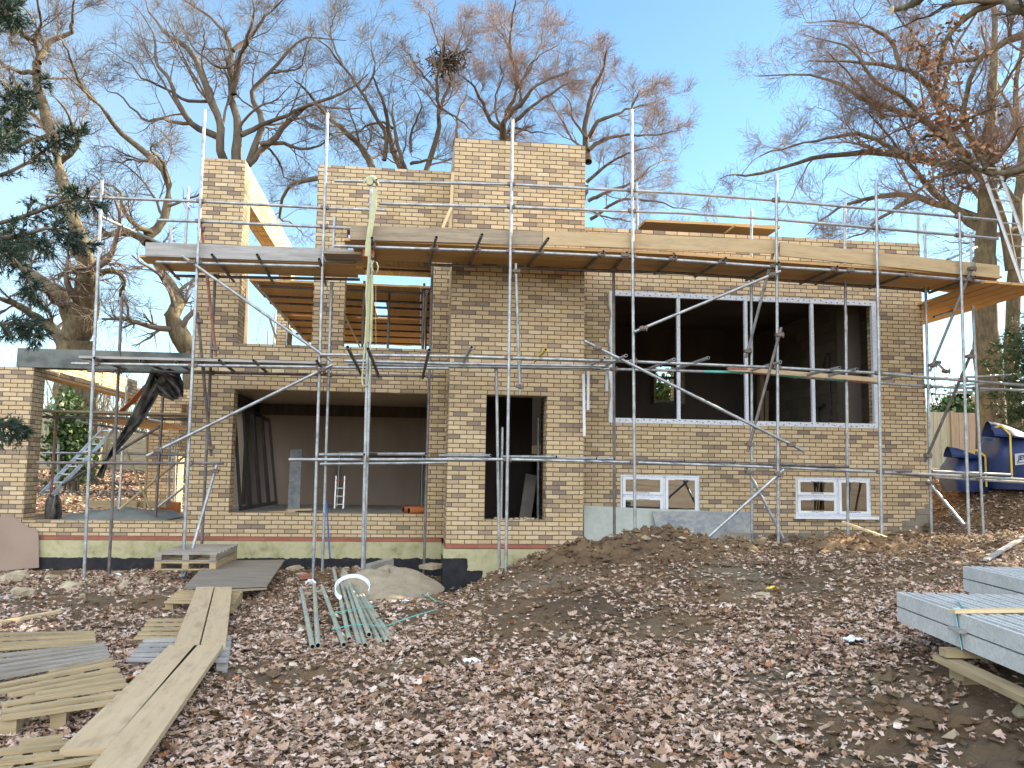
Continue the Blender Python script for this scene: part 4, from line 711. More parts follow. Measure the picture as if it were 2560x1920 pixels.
for a, b_, Y in (((985, 722), (1175, 735), 17.3), ((1040, 1390), (1300, 1392), 17.3), ((890, 1320), (1060, 1325), 17.8)): MB().tube([q2(*a, Y), q2(*b_, Y)], .024, 8).build('cross_bar', 'tube_dark', tr_)
MB().plank(q2(1030, 1262, 17.4), q2(1330, 1275, 17.4), .5, .05).build('platform', 'tube_dark', tr_); MB().plank(q2(876, 1285, 17.6), q2(1010, 1272, 17.9), .3, .05).build('platform', 'tube_dark', tr_)
for a, b_, Y, lab in (((640, 600), (645, 930), 19.6, 'upper pale timber stud in the back of the large window room'), ((700, 600), (705, 1160), 19.7, 'second pale stud wrapped in foil in the large window room'), ((270, 960), (262, 1460), 19.4, 'lower pale stud near the middle mullion of the large window'), ((320, 1120), (316, 1460), 19.5, 'foil wrapped stud beside the lower pale stud')):
    tag(MB().plank(q2(*a, Y), q2(*b_, Y), .09, .2, up=(0, 1, 0)).build('timber_stud', 'board'), lab, 'timber')
# ------------------------------------------------------------------ the portico: its own scaffold, ladder and sheets
q1 = lambda x, y: (90+x/2.322, 920+y/2.322)
PS = thing('portico_scaffold', (-5.3, 16.6, .58), 'low working scaffold with a boarded lift standing inside the portico', 'scaffold')
def pq(name, x1, y1, x2, y2, Ya, Yb=None, mat='tube'): return pole(name, aY(*q1(x1, y1), Ya), aY(*q1(x2, y2), Yb or Ya), mat, PS)
for a in ((118, 285, 78, 880, 16.4, None, 'tube_rust'), (132, 440, 126, 825, 18), (508, 370, 478, 878, 16.6, None, 'alu'), (648, 390, 632, 862, 17.2, None, 'raw'), (738, 170, 692, 884, 15.9, None, 'tube_dark'), (778, 405, 768, 838, 18.4), (812, 390, 800, 800, 19.5), (525, 100, 522, 250, 18)): pq('standard', *a)
for a in ((20, 283, 890, 300, 16.0, None, 'tube_dark'), (40, 493, 300, 495, 17.5), (300, 492, 860, 503, 17.2), (650, 295, 730, 310, 15.9), (230, 310, 740, 395, 17.5, 19)): pq('ledger', *a)
for a in ((720, 338, 100, 712, 15.9, 16.6, 'tube_dark'), (478, 825, 862, 512, 16.2, 17.4, 'raw'), (522, 480, 678, 855, 17, 17, 'raw'), (712, 805, 862, 690, 17.5, 17.2, 'alu')): pq('brace', *a)
for k in range(5): MB().plank((-6.75+.02*k, 15.95+.24*k, 2.52+.01*k), (-3.95, 15.95+.24*k, 2.51), .228, .038).build('deck_board', 'board_old' if k < 2 else 'board', PS)
for k in range(4): MB().plank((-6.2+.3*k, 17.2, 2.46), (-6.0+.3*k, 20.2, 2.42), .22, .038).build('deck_board', 'board_warm', PS)
def ladder(name, l0, l1, r0, r1, k, lab, base):
    t = thing(name, base, lab, 'ladder'); l0, l1, r0, r1 = map(np.array, (l0, l1, r0, r1)); s = (r0-l0); n0 = np.cross(l1-l0, s)
    for a, c in ((l0, l1), (r0, r1)): MB().plank(a, c, .065, .028, up=s).build('rail', 'alu', t)
    for i in range(k): f = (i+.5)/k; MB().tube([l0*(1-f)+l1*f, r0*(1-f)+r1*f], .016, 8).build('rung', 'alu', t)
lo = aY(*q1(25, 735), 16.5); hi = aY(*q1(400, 345), 18.5); d_ = np.array((.30, -.22, 0)); ladder('ladder', lo, hi, lo+d_, hi+d_, 9, 'bright aluminium ladder leaning up to the portico scaffold', lo)
a = aY(2449, 405, 16.2); c = aY(2560, 720, 15.2); d_ = np.array((.44, .06, 0.02)); ladder('ladder', c, a, c+d_, a+d_, 11, 'aluminium ladder standing on the top deck at the far right corner', c)
sh = []; 
path = [(400, 930, .30), (385, 960, .30), (366, 1000, .28), (340, 1050, .25), (310, 1095, .17), (285, 1128, .10), (270, 1148, .04), (258, 1172, .06), (249, 1194, .09)]
def sheet(pts, yw, name, mat, lab, cat, Yc):
    b = MB(); k = 9; rows = []
    for i, (x, y, wd) in enumerate(pts):
        p = aY(x, y, Yc); t0 = aY(*pts[min(i+1, len(pts)-1)][:2], Yc)-aY(*pts[max(i-1, 0)][:2], Yc); t0 /= np.linalg.norm(t0); sd = np.cross(t0, (0, 1, 0))
        rows.append([p+sd*wd*(j/(k-1)-.5)+np.array((0, yw*math.sin(j*1.9+i*.6)*(.3+wd), 0)) for j in range(k)])
    V = [p for r_ in rows for p in r_]; f = [(i*k+j, i*k+j+1, (i+1)*k+j+1, (i+1)*k+j) for i in range(len(rows)-1) for j in range(k-1)]
    b.add(V, f, None, 0, True); b.add([p+np.array((0, .006, 0)) for p in V], [q[::-1] for q in f], None, 0, True); return b
b = sheet(path, .16, 'x', 'tarp', '', '', 14.42); c = sheet([(392, 938, .16), (405, 945, .40), (422, 960, .52), (438, 978, .40), (447, 995, .20)], .2, 'x', 'tarp', '', '', 14.42); b.add(c.v, c.f, None, 0, True)
tag(b.build('black_sheet', 'tarp'), 'torn black polythene sheet draped and twisted over the portico scaffold', 'sheet')
tag(strap_flat([aY(*q1(490, 255), 16.4), aY(*q1(560, 195), 16.2), aY(*q1(650, 95), 15.9)], .12, .01).build('red_band', 'orange'), 'bright red plastic band stretched behind the black sheet', 'band')
def lumpy(x0, x1, y0, y1, z, h, mat, name, lab, cat, nx=26, ny=10):
    V = []; 
    for j in range(ny+1):
        for i in range(nx+1): x = x0+(x1-x0)*i/nx; y = y0+(y1-y0)*j/ny; e = min(i, nx-i, 3)/3*min(j, ny-j, 2)/2; V.append((x, y, z+h*e*(.55+.9*float(fbm(np.array([x]), np.array([y]), 2.2, 3, 2)[0]))))
    f = np.array([(j*(nx+1)+i, j*(nx+1)+i+1, (j+1)*(nx+1)+i+1, (j+1)*(nx+1)+i) for j in range(ny) for i in range(nx)]); V = np.array(V); V2 = np.concatenate([V, V-(0, 0, .02)]); f2 = np.concatenate([f, f[:, ::-1]+len(V)])
    return tag(raw_mesh(name, V2, f2, mat, None, ((x0+x1)/2, (y0+y1)/2, z)), lab, cat)
lumpy(-6.2, -4.35, 15.7, 17.3, .60, .26, 'tarp_green', 'green_sheet', 'crumpled grey green sheet heaped on the portico floor', 'sheet')
for x, y, w0, lab in ((-6.25, 17.6, .9, 'stack of pale new timber at the left on the portico floor'), (-5.35, 17.8, .5, 'short pile of pale timber behind the green sheet')):
    t = thing('timber_stack', (x+w0/2, y, .6), lab, 'timber stack')
    for k in range(3): MB().plank((x, y-.1+.1*k, .80+.0*k), (x+w0, y-.1+.1*k, .80), .095, .12).build('timber', 'raw', t)
tag(MB().box(-5.2, -4.75, 18.2, 18.4, .60, .82).build('orange_block', 'orange'), 'row of orange clay blocks behind the green sheet', 'blocks')
tag(MB().box(-4.35, -3.95, 19.2, 19.5, .6, 1.15).build('red_brick_stack', 'red_brick'), 'stack of red bricks at the back of the portico', 'bricks')
def sack(x, y, z, w0, d0, h0, mat, name, seed, neck=0):
    r2_ = random.Random(seed); b = MB(); n0, m0 = 28, 14; V = []
    for i in range(m0+1):
        f = i/m0; z_ = z+h0*f; k = .90+.12*math.sin(math.pi*min(f*1.15, 1))-(.18*max(0, f-.75)/.25 if not neck else 0)
        for j in range(n0):
            a = 2*math.pi*j/n0; sq = (abs(math.cos(a))**4+abs(math.sin(a))**4)**-.25; ww = 1+.03*math.sin(5*a+f*7+seed)+.02*math.sin(9*a-f*11)
            V.append((x+w0/2*k*ww*sq*math.cos(a)*.97, y+d0/2*k*ww*sq*math.sin(a)*.97, z_+.04*math.sin(3*a+seed)*f))
    fs = [(i*n0+j, i*n0+(j+1) % n0, (i+1)*n0+(j+1) % n0, (i+1)*n0+j) for i in range(m0) for j in range(n0)]; b.add(V+[(x, y, z+h0*1.02)], fs+[((m0)*n0+j, m0*n0+(j+1) % n0, (m0+1)*n0) for j in range(n0)], None, 0, True); return b
tag(sack(-6.22, 15.75, .58, .22, .35, .42, 'tarp', 's', 3).build('black_sack', 'tarp'), 'black refuse sack slumped inside the portico against the corner pier', 'sack')
def text_mesh(cu):
    o = bpy.data.objects.new('lettering', cu); COL.objects.link(o); bpy.context.view_layer.update(); dg = bpy.context.evaluated_depsgraph_get()
    me = bpy.data.meshes.new_from_object(o.evaluated_get(dg)); bpy.data.objects.remove(o); q = bpy.data.objects.new('lettering', me); COL.objects.link(q); return q
# ------------------------------------------------------------------ builders bags, fence, shed
def bulk_bag(px, pyb, D, w0, h0, lab, label=False, fold=True, seed=1):
    p = aD(px, pyb, D); p[2] = max(p[2], gz1(p[0], p[1])-.02)-.02; t = thing('bulk_bag', tuple(p), lab, 'bag', 'blue bulk bags on the bank'); sack(p[0], p[1], p[2], w0, w0, h0, 'bag', 's', seed).build('body', 'bag', t); yf = p[1]-w0/2
    if fold:
        b = MB(); V = []; k = 15
        for i in range(7):
            for j in range(k): f = j/(k-1); V.append((p[0]-w0*.66+w0*1.2*f, yf+.02+.34*i/6*w0-.05*math.sin(f*6), p[2]+h0*(.94+.26*math.sin(math.pi*i/6)*(.6+.4*math.cos(f*3.1+.3)))+.08*w0*(1-f)))
        fq = [(i*k+j, i*k+j+1, (i+1)*k+j+1, (i+1)*k+j) for i in range(6) for j in range(k-1)]; b.add(V, fq, None, 0, True); b.add([(a, c-.0, d-.03) for a, c, d in V], [q[::-1] for q in fq], None, 0, True); b.build('folded_skirt', 'bag', t)
    for s in (-.80, .80) if label else (.3,):
        b = MB(); P = [np.array((p[0]+s*w0*.5, yf-.04, p[2]+h0*f)) for f in (.15, .5, .85, 1.02)]+[np.array((p[0]+s*w0*.5-.12, yf+.03, p[2]+h0*1.2)), np.array((p[0]+s*w0*.5-.26, yf+.1, p[2]+h0*1.12))]
        for a, c in zip(P[:-1], P[1:]): b.plank(a, c, .035, .008, up=(0, 1, 0))
        b.build('lifting_loop', 'yellow', t)
    if label:
        b = MB(); b.add([(p[0]-w0*.33, yf-.042, p[2]+h0*.45), (p[0]+w0*.18, yf-.042, p[2]+h0*.51), (p[0]+w0*.18, yf-.042, p[2]+h0*.72), (p[0]-w0*.33, yf-.042, p[2]+h0*.66)], [(0, 1, 2, 3)]); b.add([(p[0]-w0*.30, yf-.044, p[2]+h0*.485), (p[0]+w0*.15, yf-.044, p[2]+h0*.538), (p[0]+w0*.15, yf-.044, p[2]+h0*.552), (p[0]-w0*.30, yf-.044, p[2]+h0*.499)], [(0, 1, 2, 3)], None, 1); b.build('printed_panel', ['baglabel', 'bag'], t)
        for txt, dx, dz, sz, mt_ in (('JEWSON', -.275, .545, .118, 'bag'), ('uk', .10, .17, .15, 'baglabel')):
            cu = bpy.data.curves.new('lettering', 'FONT'); cu.body = txt; cu.size = sz*w0; cu.shear = .25; cu.extrude = .001; cu.offset = .004; o = text_mesh(cu); o.parent = t; o.location = (dx*w0, yf-.047-p[1], dz*h0); o.rotation_euler = (R(90), R(-6), 0); o.data.materials.append(MT[mt_]); WB[o.name] = (0, 0, 0)
    return t
bulk_bag(2530, 1226, 15.9, 1.03, .98, 'full blue bulk bag with a white printed panel and yellow loops', True, True, 2); bulk_bag(2415, 1226, 16.2, .78, .66, 'half empty slumped blue bag left of the printed one', False, True, 5); bulk_bag(2630, 1200, 17.5, .95, 1.2, 'blue bag only just showing at the right edge behind the printed one', False, True, 8)
def fence(name, x0, x1, y, z0, h, w0, lab, mats, horiz=False):
    t = thing(name, ((x0+x1)/2, y, z0), lab, 'fence'); x = x0; i = 0
    while x < x1-.2:
        e = min(x+w0, x1); b = MB()
        if horiz:
            for k in range(int(h/.16)): b.plank((x, y, z0+.08+.16*k), (e, y, z0+.08+.16*k), .02, .152, up=(0, -.12, 1))
        else:
            q = x
            while q < e-.02: b.plank((q+.06, y+.01*(int(q*8) % 2), z0), (q+.06, y+.01*(int(q*8) % 2), z0+h), .118, .018, up=(0, 1, 0)); q += .122
            for zr in (.3, h*.5, h-.25): b.plank((x, y+.04, z0+zr), (e, y+.04, z0+zr), .04, .08)
        b.build('panel', mats[i % len(mats)], t); MB().plank((x-.04, y-.03, z0-.3), (x-.04, y-.03, z0+h+.05), .11, .11, up=(0, 1, 0)).build('post', mats[(i+1) % len(mats)], t); x = e+.08; i += 1
    return t
fence('panel_fence', 16.6, 24.5, 27, 1.85, 1.95, 1.83, 'tall brown panel fence behind the blue bags on the right', ['fence_pale', 'fence', 'fence']); fence('lap_fence', -9.6, -2.5, 28, 1.12, 1.5, 1.83, 'low fence of pale horizontal boards seen through the portico', ['fence_pale'], True)
fence('panel_fence', -13.5, -9.8, 27.5, 1.1, 2.0, 1.83, 'upright board fence behind the ladder at the back left', ['fence', 'fence_pale'])
s_ = thing('shed', (21, 31, 2), 'small shed with a grey pitched roof behind the right fence', 'shed'); A = [aY(x, y, 29.5) for x, y in ((2335, 1032), (2383, 990), (2432, 986), (2400, 1028))]
prism([A[0], A[3], A[2], A[1]], .06, (0, 0, 1)).build('roof', 'roofing', s_); b = MB(); r1, r0 = A[2], A[3]; b.plank(r0+(.02, 0, 0), r1+(.02, 0, 0), .1, .12); b.build('bargeboard', 'fence_pale', s_)
prism([A[3]+(.05, .1, -1.5), A[3]+(1.3, .1, -1.5), A[3]+(1.0, .1, .0), A[2]+(.15, .1, -.08), A[3]+(.05, .1, 0)], .1, (0, 1, 0)).build('gable_wall', 'fence', s_)
# ------------------------------------------------------------------ trees
def tubes(P, Rr, sides):
    """P (K,n,3), Rr (K,n) -> vertices and quads of K tapering tubes."""
    K, n, _ = P.shape; T = np.gradient(P, axis=1); T /= np.linalg.norm(T, axis=2, keepdims=True)+1e-9
    ref = np.where(np.abs(T[:, :1, 2:3]) < .8, np.array([0, 0, 1.]), np.array([1., 0, 0])); A = np.cross(T, np.broadcast_to(ref, T.shape)); A /= np.linalg.norm(A, axis=2, keepdims=True)+1e-9; B = np.cross(A, T)
    an = np.arange(sides)*2*np.pi/sides; V = P[:, :, None]+Rr[:, :, None, None]*(np.cos(an)[None, None, :, None]*A[:, :, None]+np.sin(an)[None, None, :, None]*B[:, :, None])
    k = np.arange(K)[:, None, None]*n*sides; i = np.arange(n-1)[None, :, None]*sides; j = np.arange(sides)[None, None, :]; j2 = (j+1) % sides
    Fq = np.stack([k+i+j, k+i+j2, k+i+sides+j2, k+i+sides+j], -1).reshape(-1, 4); return V.reshape(-1, 3), Fq
def kids(P, Rr, m, n, t0, lf, spread, up, wig, rng, rmul=.55, rtip=.25, lmin=.1, absl=None):
    """m children per parent polyline."""
    K, N, _ = P.shape; seg = np.linalg.norm(np.diff(P, axis=1), axis=2).sum(1); t = t0+(1-t0)*rng.random((K, m)); x = t*(N-1); i = np.clip(x.astype(int), 0, N-2); f = (x-i)[..., None]; kk = np.arange(K)[:, None]
    p0 = P[kk, i]*(1-f)+P[kk, i+1]*f; tan = P[kk, i+1]-P[kk, i]; tan /= np.linalg.norm(tan, axis=2, keepdims=True)+1e-9; r0 = (Rr[kk, i]*(1-f[..., 0])+Rr[kk, i+1]*f[..., 0])*rmul
    q = rng.normal(size=(K, m, 3)); q -= (q*tan).sum(2, keepdims=True)*tan; q /= np.linalg.norm(q, axis=2, keepdims=True)+1e-9
    a = R(spread)*(.65+.7*rng.random((K, m, 1))); d = np.cos(a)*tan+np.sin(a)*q; d[..., 2] += up; d /= np.linalg.norm(d, axis=2, keepdims=True)
    L = ((seg[:, None]*lf*(1.15-.6*t)) if absl is None else absl*(1.1-.5*t))*(.6+.7*rng.random((K, m))); L = np.maximum(L, lmin)
    p = p0.reshape(-1, 3); d = d.reshape(-1, 3); L = L.reshape(-1); r0 = r0.reshape(-1); out = [p]; 
    for s in range(n-1):
        d = d+wig*rng.normal(size=d.shape); d[:, 2] += up*.25; d /= np.linalg.norm(d, axis=1, keepdims=True); p = p+d*(L/(n-1))[:, None]; out.append(p)
    C = np.stack(out, 1); rt = np.linspace(1, rtip, n)[None]*r0[:, None]; return C, rt
def smooth(P, n):
    P = np.array(P, float); k = len(P); t = np.linspace(0, k-1, n); i = np.clip(t.astype(int), 0, k-2); f = (t-i)[:, None]
    a, b, c, d = P[np.clip(i-1, 0, k-1)], P[i], P[i+1], P[np.clip(i+2, 0, k-1)]
    return .5*((2*b)+(-a+c)*f+(2*a-5*b+4*c-d)*f**2+(-a+3*b-3*c+d)*f**3)
def tree(name, label, limbs, D, seed, bark='bark', twig='twig', c1=7, c2=8, c3=8, l1=.38, l2=.42, a3=.55, trunk=None, dvar=1.6, up=.12, rmin=.006, grp='bare trees behind the house', wig=.16, c4=0):
    """limbs: (start radius, end radius, [picture points]) at distance D; finer branches are grown from them."""
    rng = np.random.default_rng(seed); P = []; Rr = []
    for j, (ra, rb, pts) in enumerate(limbs):
        ph = rng.uniform(0, 6); sg = rng.choice((-1, 1)); k = len(pts)
        q = [aD(x, y, D+sg*dvar*(i/(k-1))*math.sin(ph+1.3*i/(k-1)*2)*1.5) for i, (x, y) in enumerate(pts)]; s_ = smooth(q, 16)
        s_[1:-1] += rng.normal(size=(14, 3))*.02*D/25; P.append(s_); Rr.append(np.linspace(ra, rb*.4, 16)*(1+.06*rng.normal(size=16)))
    P = np.array(P); Rr = np.array(Rr); base = aD(*trunk[0], D) if trunk else P[0][0]
    base = np.array(base); bz = gz1(base[0], base[1]); t = thing(name, (base[0], base[1], bz), label, 'tree', grp)
    Vs, Fs = tubes(P, Rr, 9)
    if trunk:
        q = smooth([np.array((base[0], base[1], bz-.3))]+[aD(x, y, D) for x, y in trunk], 14)[None]; rr_ = np.linspace(trunk_r[0], trunk_r[1], 14)[None]*(1+.35*np.exp(-np.arange(14)/1.3))[None]*(1+.05*rng.normal(size=(1, 14))); v2, f2 = tubes(q, rr_, 14); Fs = np.concatenate([Fs, f2+len(Vs)]); Vs = np.concatenate([Vs, v2])
    raw_mesh('trunk', Vs, Fs, bark, t)
    A, ra = kids(P, Rr, c1, 9, .12, l1, 48, up, wig, rng, .38); B, rb_ = kids(A, ra, c2, 6, .15, l2, 46, up*.8, wig*1.1, rng, .55); ra = np.maximum(ra, rmin*1.6); rb_ = np.maximum(rb_, rmin*1.15)
    C, rc = kids(B, rb_, c3, 4, .1, .5, 42, up*.5, wig, rng, .6, absl=a3, lmin=.15); rc = np.maximum(rc, rmin*.8)
    G = [tubes(A, ra, 5), tubes(B, rb_, 4), tubes(C, rc, 3)]
    E2, re = kids(A, ra, c3, 4, .2, .3, 50, up, wig, rng, .4, absl=a3*.9, lmin=.15); G.append(tubes(E2, np.maximum(re, rmin*.8), 3))
    if c4: Dd, rd = kids(C, rc, c4, 3, .15, .3, 45, 0, wig, rng, .7, absl=a3*.45, lmin=.08); G.append(tubes(Dd, np.maximum(rd, rmin*.62), 3))
    vs = []; fs = []; o = 0
    for v, f in G: vs.append(v); fs.append(f+o); o += len(v)
    raw_mesh('crown', np.concatenate(vs), np.concatenate(fs), twig, t); return t, P, B, C
z1 = lambda L, s=1: [(x/2.37, y/2.37) for x, y in L]
z2 = lambda L: [(800+x/2.37, y/2.37) for x, y in L]
z3 = lambda L: [(1660+x/2.37, y/2.37) for x, y in L]
z4 = lambda L: [(x/2.37, 600+y/2.37) for x, y in L]
trunk_r = (.62, .50)
tree('oak_tree', 'massive old tree with a forked mossy trunk behind the portico at the left', [
    (.40, .17, z4([(450, 560), (500, 430), (520, 300), (520, 160), (470, 20)])+z1([(400, 1200), (350, 980), (330, 860)])), (.17, .05, z1([(330, 860), (280, 700), (235, 560), (215, 400), (235, 330), (205, 250), (240, 150), (215, -40)])),
    (.10, .03, z1([(225, 370), (290, 250), (410, 200), (430, 90), (440, -30)])), (.26, .10, z4([(430, 500), (400, 400), (320, 300), (200, 220), (110, 120), (30, 40), (-60, -80)])), (.20, .08, z4([(400, 640), (320, 540), (200, 450), (60, 370), (-60, 330)])),
    (.09, .03, z4([(540, 190), (620, 190), (690, 185), (740, 250), (715, 330), (760, 420), (720, 500)])), (.08, .03, z4([(480, 180), (400, 180), (340, 230), (300, 230)])), (.10, .03, z1([(350, 960), (440, 880), (460, 830), (440, 760), (380, 640), (300, 560)])),
    (.07, .02, z1([(340, 860), (250, 740), (150, 640), (40, 520), (-40, 420)])), (.08, .02, z1([(225, 420), (120, 430), (20, 380), (-40, 300)])), (.07, .02, z1([(200, 240), (100, 200), (-40, 180)])), (.08, .02, z1([(300, 800), (160, 840), (40, 900), (-40, 860)]))],
    23, 3, 'bark_moss', 'twig', 7, 7, 9, rmin=.0042, trunk=z4([(450, 1300), (452, 1000), (450, 760), (450, 600)]), grp='bare trees behind the house', up=.05, wig=.22)
trunk_r = (.40, .34)
tree('leaning_tree', 'smooth tree with a hollow leaning trunk between portico and left wing', [
    (.30, .17, z4([(1130, 640), (1060, 560), (1020, 450), (1060, 350), (1000, 250), (920, 130), (880, 0)])), (.15, .06, z1([(880, 1440), (800, 1390), (700, 1380), (600, 1400), (520, 1440)])), (.14, .03, z1([(870, 1400), (960, 1320), (1000, 1150), (970, 1010), (850, 900), (700, 770), (640, 680), (560, 590), (440, 490), (340, 400)])),
    (.07, .02, z1([(990, 1080), (960, 960), (900, 880), (1000, 820)])), (.06, .02, z1([(560, 600), (480, 500), (400, 300), (340, 200)])), (.08, .02, z1([(900, 1380), (800, 1330), (740, 1240), (700, 1120), (600, 1080), (500, 1000)])), (.07, .02, z1([(600, 1400), (560, 1250), (480, 1150), (400, 1080)]))],
    24, 8, 'bark_moss', 'twig', 6, 7, 9, rmin=.0042, trunk=z4([(1180, 1300), (1170, 900), (1150, 660)]), up=.06, wig=.22)
trunk_r = (.30, .26)
tree('limes_tree', 'wide dark branching tree rising behind the tall left pier', [
    (.155, .05, z1([(1330, 960), (1300, 830), (1300, 720), (1215, 500), (1130, 310), (1040, 240), (960, 170), (880, 60), (850, -40)])), (.17, .05, z1([(1400, 960), (1405, 850), (1410, 750), (1375, 600), (1360, 400), (1375, 290), (1330, 190), (1270, 120), (1150, 40), (1060, -20)])),
    (.09, .03, z1([(1380, 300), (1440, 250), (1500, 200), (1570, 90), (1650, 30), (1720, -40)])), (.11, .035, z1([(1385, 560), (1400, 430), (1430, 310), (1470, 220), (1500, 100), (1500, -40)])), (.13, .03, z1([(1470, 980), (1540, 800), (1555, 720), (1500, 600), (1500, 520), (1600, 430), (1700, 310), (1800, 230), (1900, 235), (2050, 240)])),
    (.13, .04, z1([(1470, 970), (1560, 880), (1680, 760), (1800, 640), (1900, 600), (2050, 540), (2180, 440)])), (.10, .03, z1([(1430, 800), (1550, 740), (1700, 680), (1850, 620), (2000, 640), (2180, 640)])), (.08, .025, z1([(1540, 850), (1680, 850), (1780, 885), (1900, 860), (1960, 800), (2100, 790)])),
    (.12, .03, z1([(1310, 820), (1180, 760), (1110, 700), (1050, 600), (1010, 480), (930, 370), (920, 250), (870, 120), (780, 20)])), (.07, .02, z1([(1120, 730), (1040, 725), (950, 710), (870, 715), (790, 640), (700, 560), (640, 540), (610, 480)])), (.06, .02, z1([(1230, 600), (1100, 590), (980, 530), (860, 470), (780, 380), (690, 330), (600, 260)])),
    (.05, .02, z1([(1360, 400), (1250, 380), (1150, 280), (1080, 150), (1030, 30)])), (.05, .02, z1([(1600, 430), (1690, 420), (1780, 400), (1800, 330), (1850, 200)])), (.06, .02, z1([(1260, 560), (1200, 400), (1210, 250), (1200, 100)])), (.10, .03, z1([(1960, 1040), (1850, 1065), (1750, 1090), (1690, 1150), (1655, 1290), (1730, 1320), (1800, 1400)])), (.05, .02, z1([(1580, 870), (1650, 950), (1700, 1060), (1850, 1080)]))],
    29, 14, 'bark', 'twig', 7, 7, 8, rmin=.0042, trunk=z1([(1420, 1800), (1415, 1400), (1410, 990)]), wig=.18)
trunk_r = (.20, .16)
tree('multistem_tree', 'slanting multi-stemmed tree behind the middle parapet', [
    (.17, .06, z2([(330, 1060), (300, 960), (240, 880), (140, 770), (40, 680), (-60, 560), (-150, 480)])), (.14, .04, z2([(490, 1060), (470, 980), (430, 880), (400, 740), (380, 620), (330, 500), (320, 430)])), (.11, .03, z2([(510, 1060), (490, 960), (450, 800), (430, 640), (450, 560)])), (.09, .03, z2([(380, 950), (390, 800), (300, 650), (250, 540), (130, 380), (50, 280), (-20, 230)])),
    (.07, .02, z2([(540, 970), (640, 950), (700, 930), (800, 890)])), (.06, .02, z2([(540, 900), (540, 780), (600, 640), (560, 520)])), (.06, .02, z2([(430, 760), (350, 720), (220, 780), (100, 800), (0, 850)])), (.05, .02, z2([(250, 540), (330, 400), (300, 250), (380, 100)])), (.05, .02, z2([(130, 380), (60, 200), (110, 50)]))],
    31, 21, 'bark', 'twig', 7, 7, 8, rmin=.0042, trunk=None)
tn = tree('nest_tree', 'slender two-stemmed tree holding the dark nest behind the parapet', [
    (.11, .05, z2([(620, 1060), (640, 1000), (690, 800), (710, 660), (690, 560), (700, 420), (720, 350), (740, 200)])), (.07, .04, z2([(715, 660), (730, 600), (765, 500), (775, 400), (760, 350), (850, 300), (900, 240)])), (.05, .02, z2([(700, 560), (600, 430), (540, 350), (480, 280)])), (.05, .02, z2([(740, 340), (680, 200), (640, 60)])), (.05, .02, z2([(770, 380), (830, 250), (860, 130)])), (.05, .02, z2([(720, 640), (800, 690), (880, 760), (930, 810)]))],
    31, 22, 'bark', 'twig_red', 7, 7, 8, rmin=.004)
rng = np.random.default_rng(4); c = aD(1112, 156, 30.9); P = c+rng.normal(size=(260, 1, 3))*(.30, .26, .20)+np.cumsum(rng.normal(size=(260, 3, 3))*.13, 1)*.9
v, f = tubes(P, np.full((260, 3), .022), 3); tag(raw_mesh('bird_nest', v, f, 'nest', None, c), 'dark ball of sticks, a nest, high in the slender tree', 'nest')
tree('ash_tree', 'round-crowned bare tree directly behind the tower', [
    (.22, .10, z2([(1085, 900), (1085, 820), (1100, 700), (1170, 520)])), (.10, .03, z2([(1170, 520), (1150, 400), (1130, 300), (1130, 180), (1150, 50), (1160, -40)])), (.10, .03, z2([(1105, 700), (1200, 600), (1300, 500), (1450, 430), (1560, 380)])), (.10, .03, z2([(1080, 780), (1000, 690), (940, 560), (880, 480), (820, 440)])), (.08, .02, z2([(1130, 740), (1250, 640), (1380, 540), (1500, 480), (1600, 470)])), (.07, .02, z2([(1170, 520), (1250, 400), (1310, 250), (1320, 120)])),
    (.07, .02, z2([(1080, 800), (1160, 760), (1280, 780), (1400, 800)])), (.06, .02, z2([(1130, 300), (1060, 180), (1000, 80)])), (.06, .02, z2([(1200, 600), (1180, 500), (1280, 350), (1420, 260)])), (.07, .02, z2([(800, 900), (810, 780), (820, 650), (870, 540), (860, 420)])), (.06, .02, z2([(1060, 760), (1040, 600), (1080, 450), (1060, 330)]))],
    33, 31, 'bark', 'twig_red', 8, 8, 9, c4=2, rmin=.0036, l1=.42)
tree('ash_tree', 'low spreading bare tree behind the right side of the tower', [
    (.16, .06, z2([(1590, 960), (1585, 880), (1570, 760), (1590, 640), (1620, 520), (1680, 400), (1700, 300)])), (.09, .02, z2([(1595, 810), (1650, 720), (1750, 680), (1850, 640), (2000, 600), (2080, 560)])), (.09, .02, z2([(1590, 890), (1680, 830), (1800, 800), (2000, 800), (2150, 770)])), (.08, .02, z2([(1580, 1080), (1700, 980), (1850, 900), (2000, 860)])), (.08, .02, z2([(1590, 1190), (1700, 1140), (1850, 1080), (2000, 960), (2130, 960)])), (.07, .02, z2([(1600, 1300), (1750, 1200), (1900, 1180), (2100, 1230), (2250, 1260)])), (.05, .02, z2([(1580, 1240), (1700, 1290), (1900, 1320), (2100, 1340)])), (.05, .02, z2([(1850, 640), (1900, 540), (2000, 480)])), (.06, .02, z2([(1580, 820), (1500, 700), (1480, 600), (1400, 520)]))],
    33, 32, 'bark', 'twig_red', 8, 8, 9, c4=2, rmin=.0036)
trunk_r = (.36, .27)
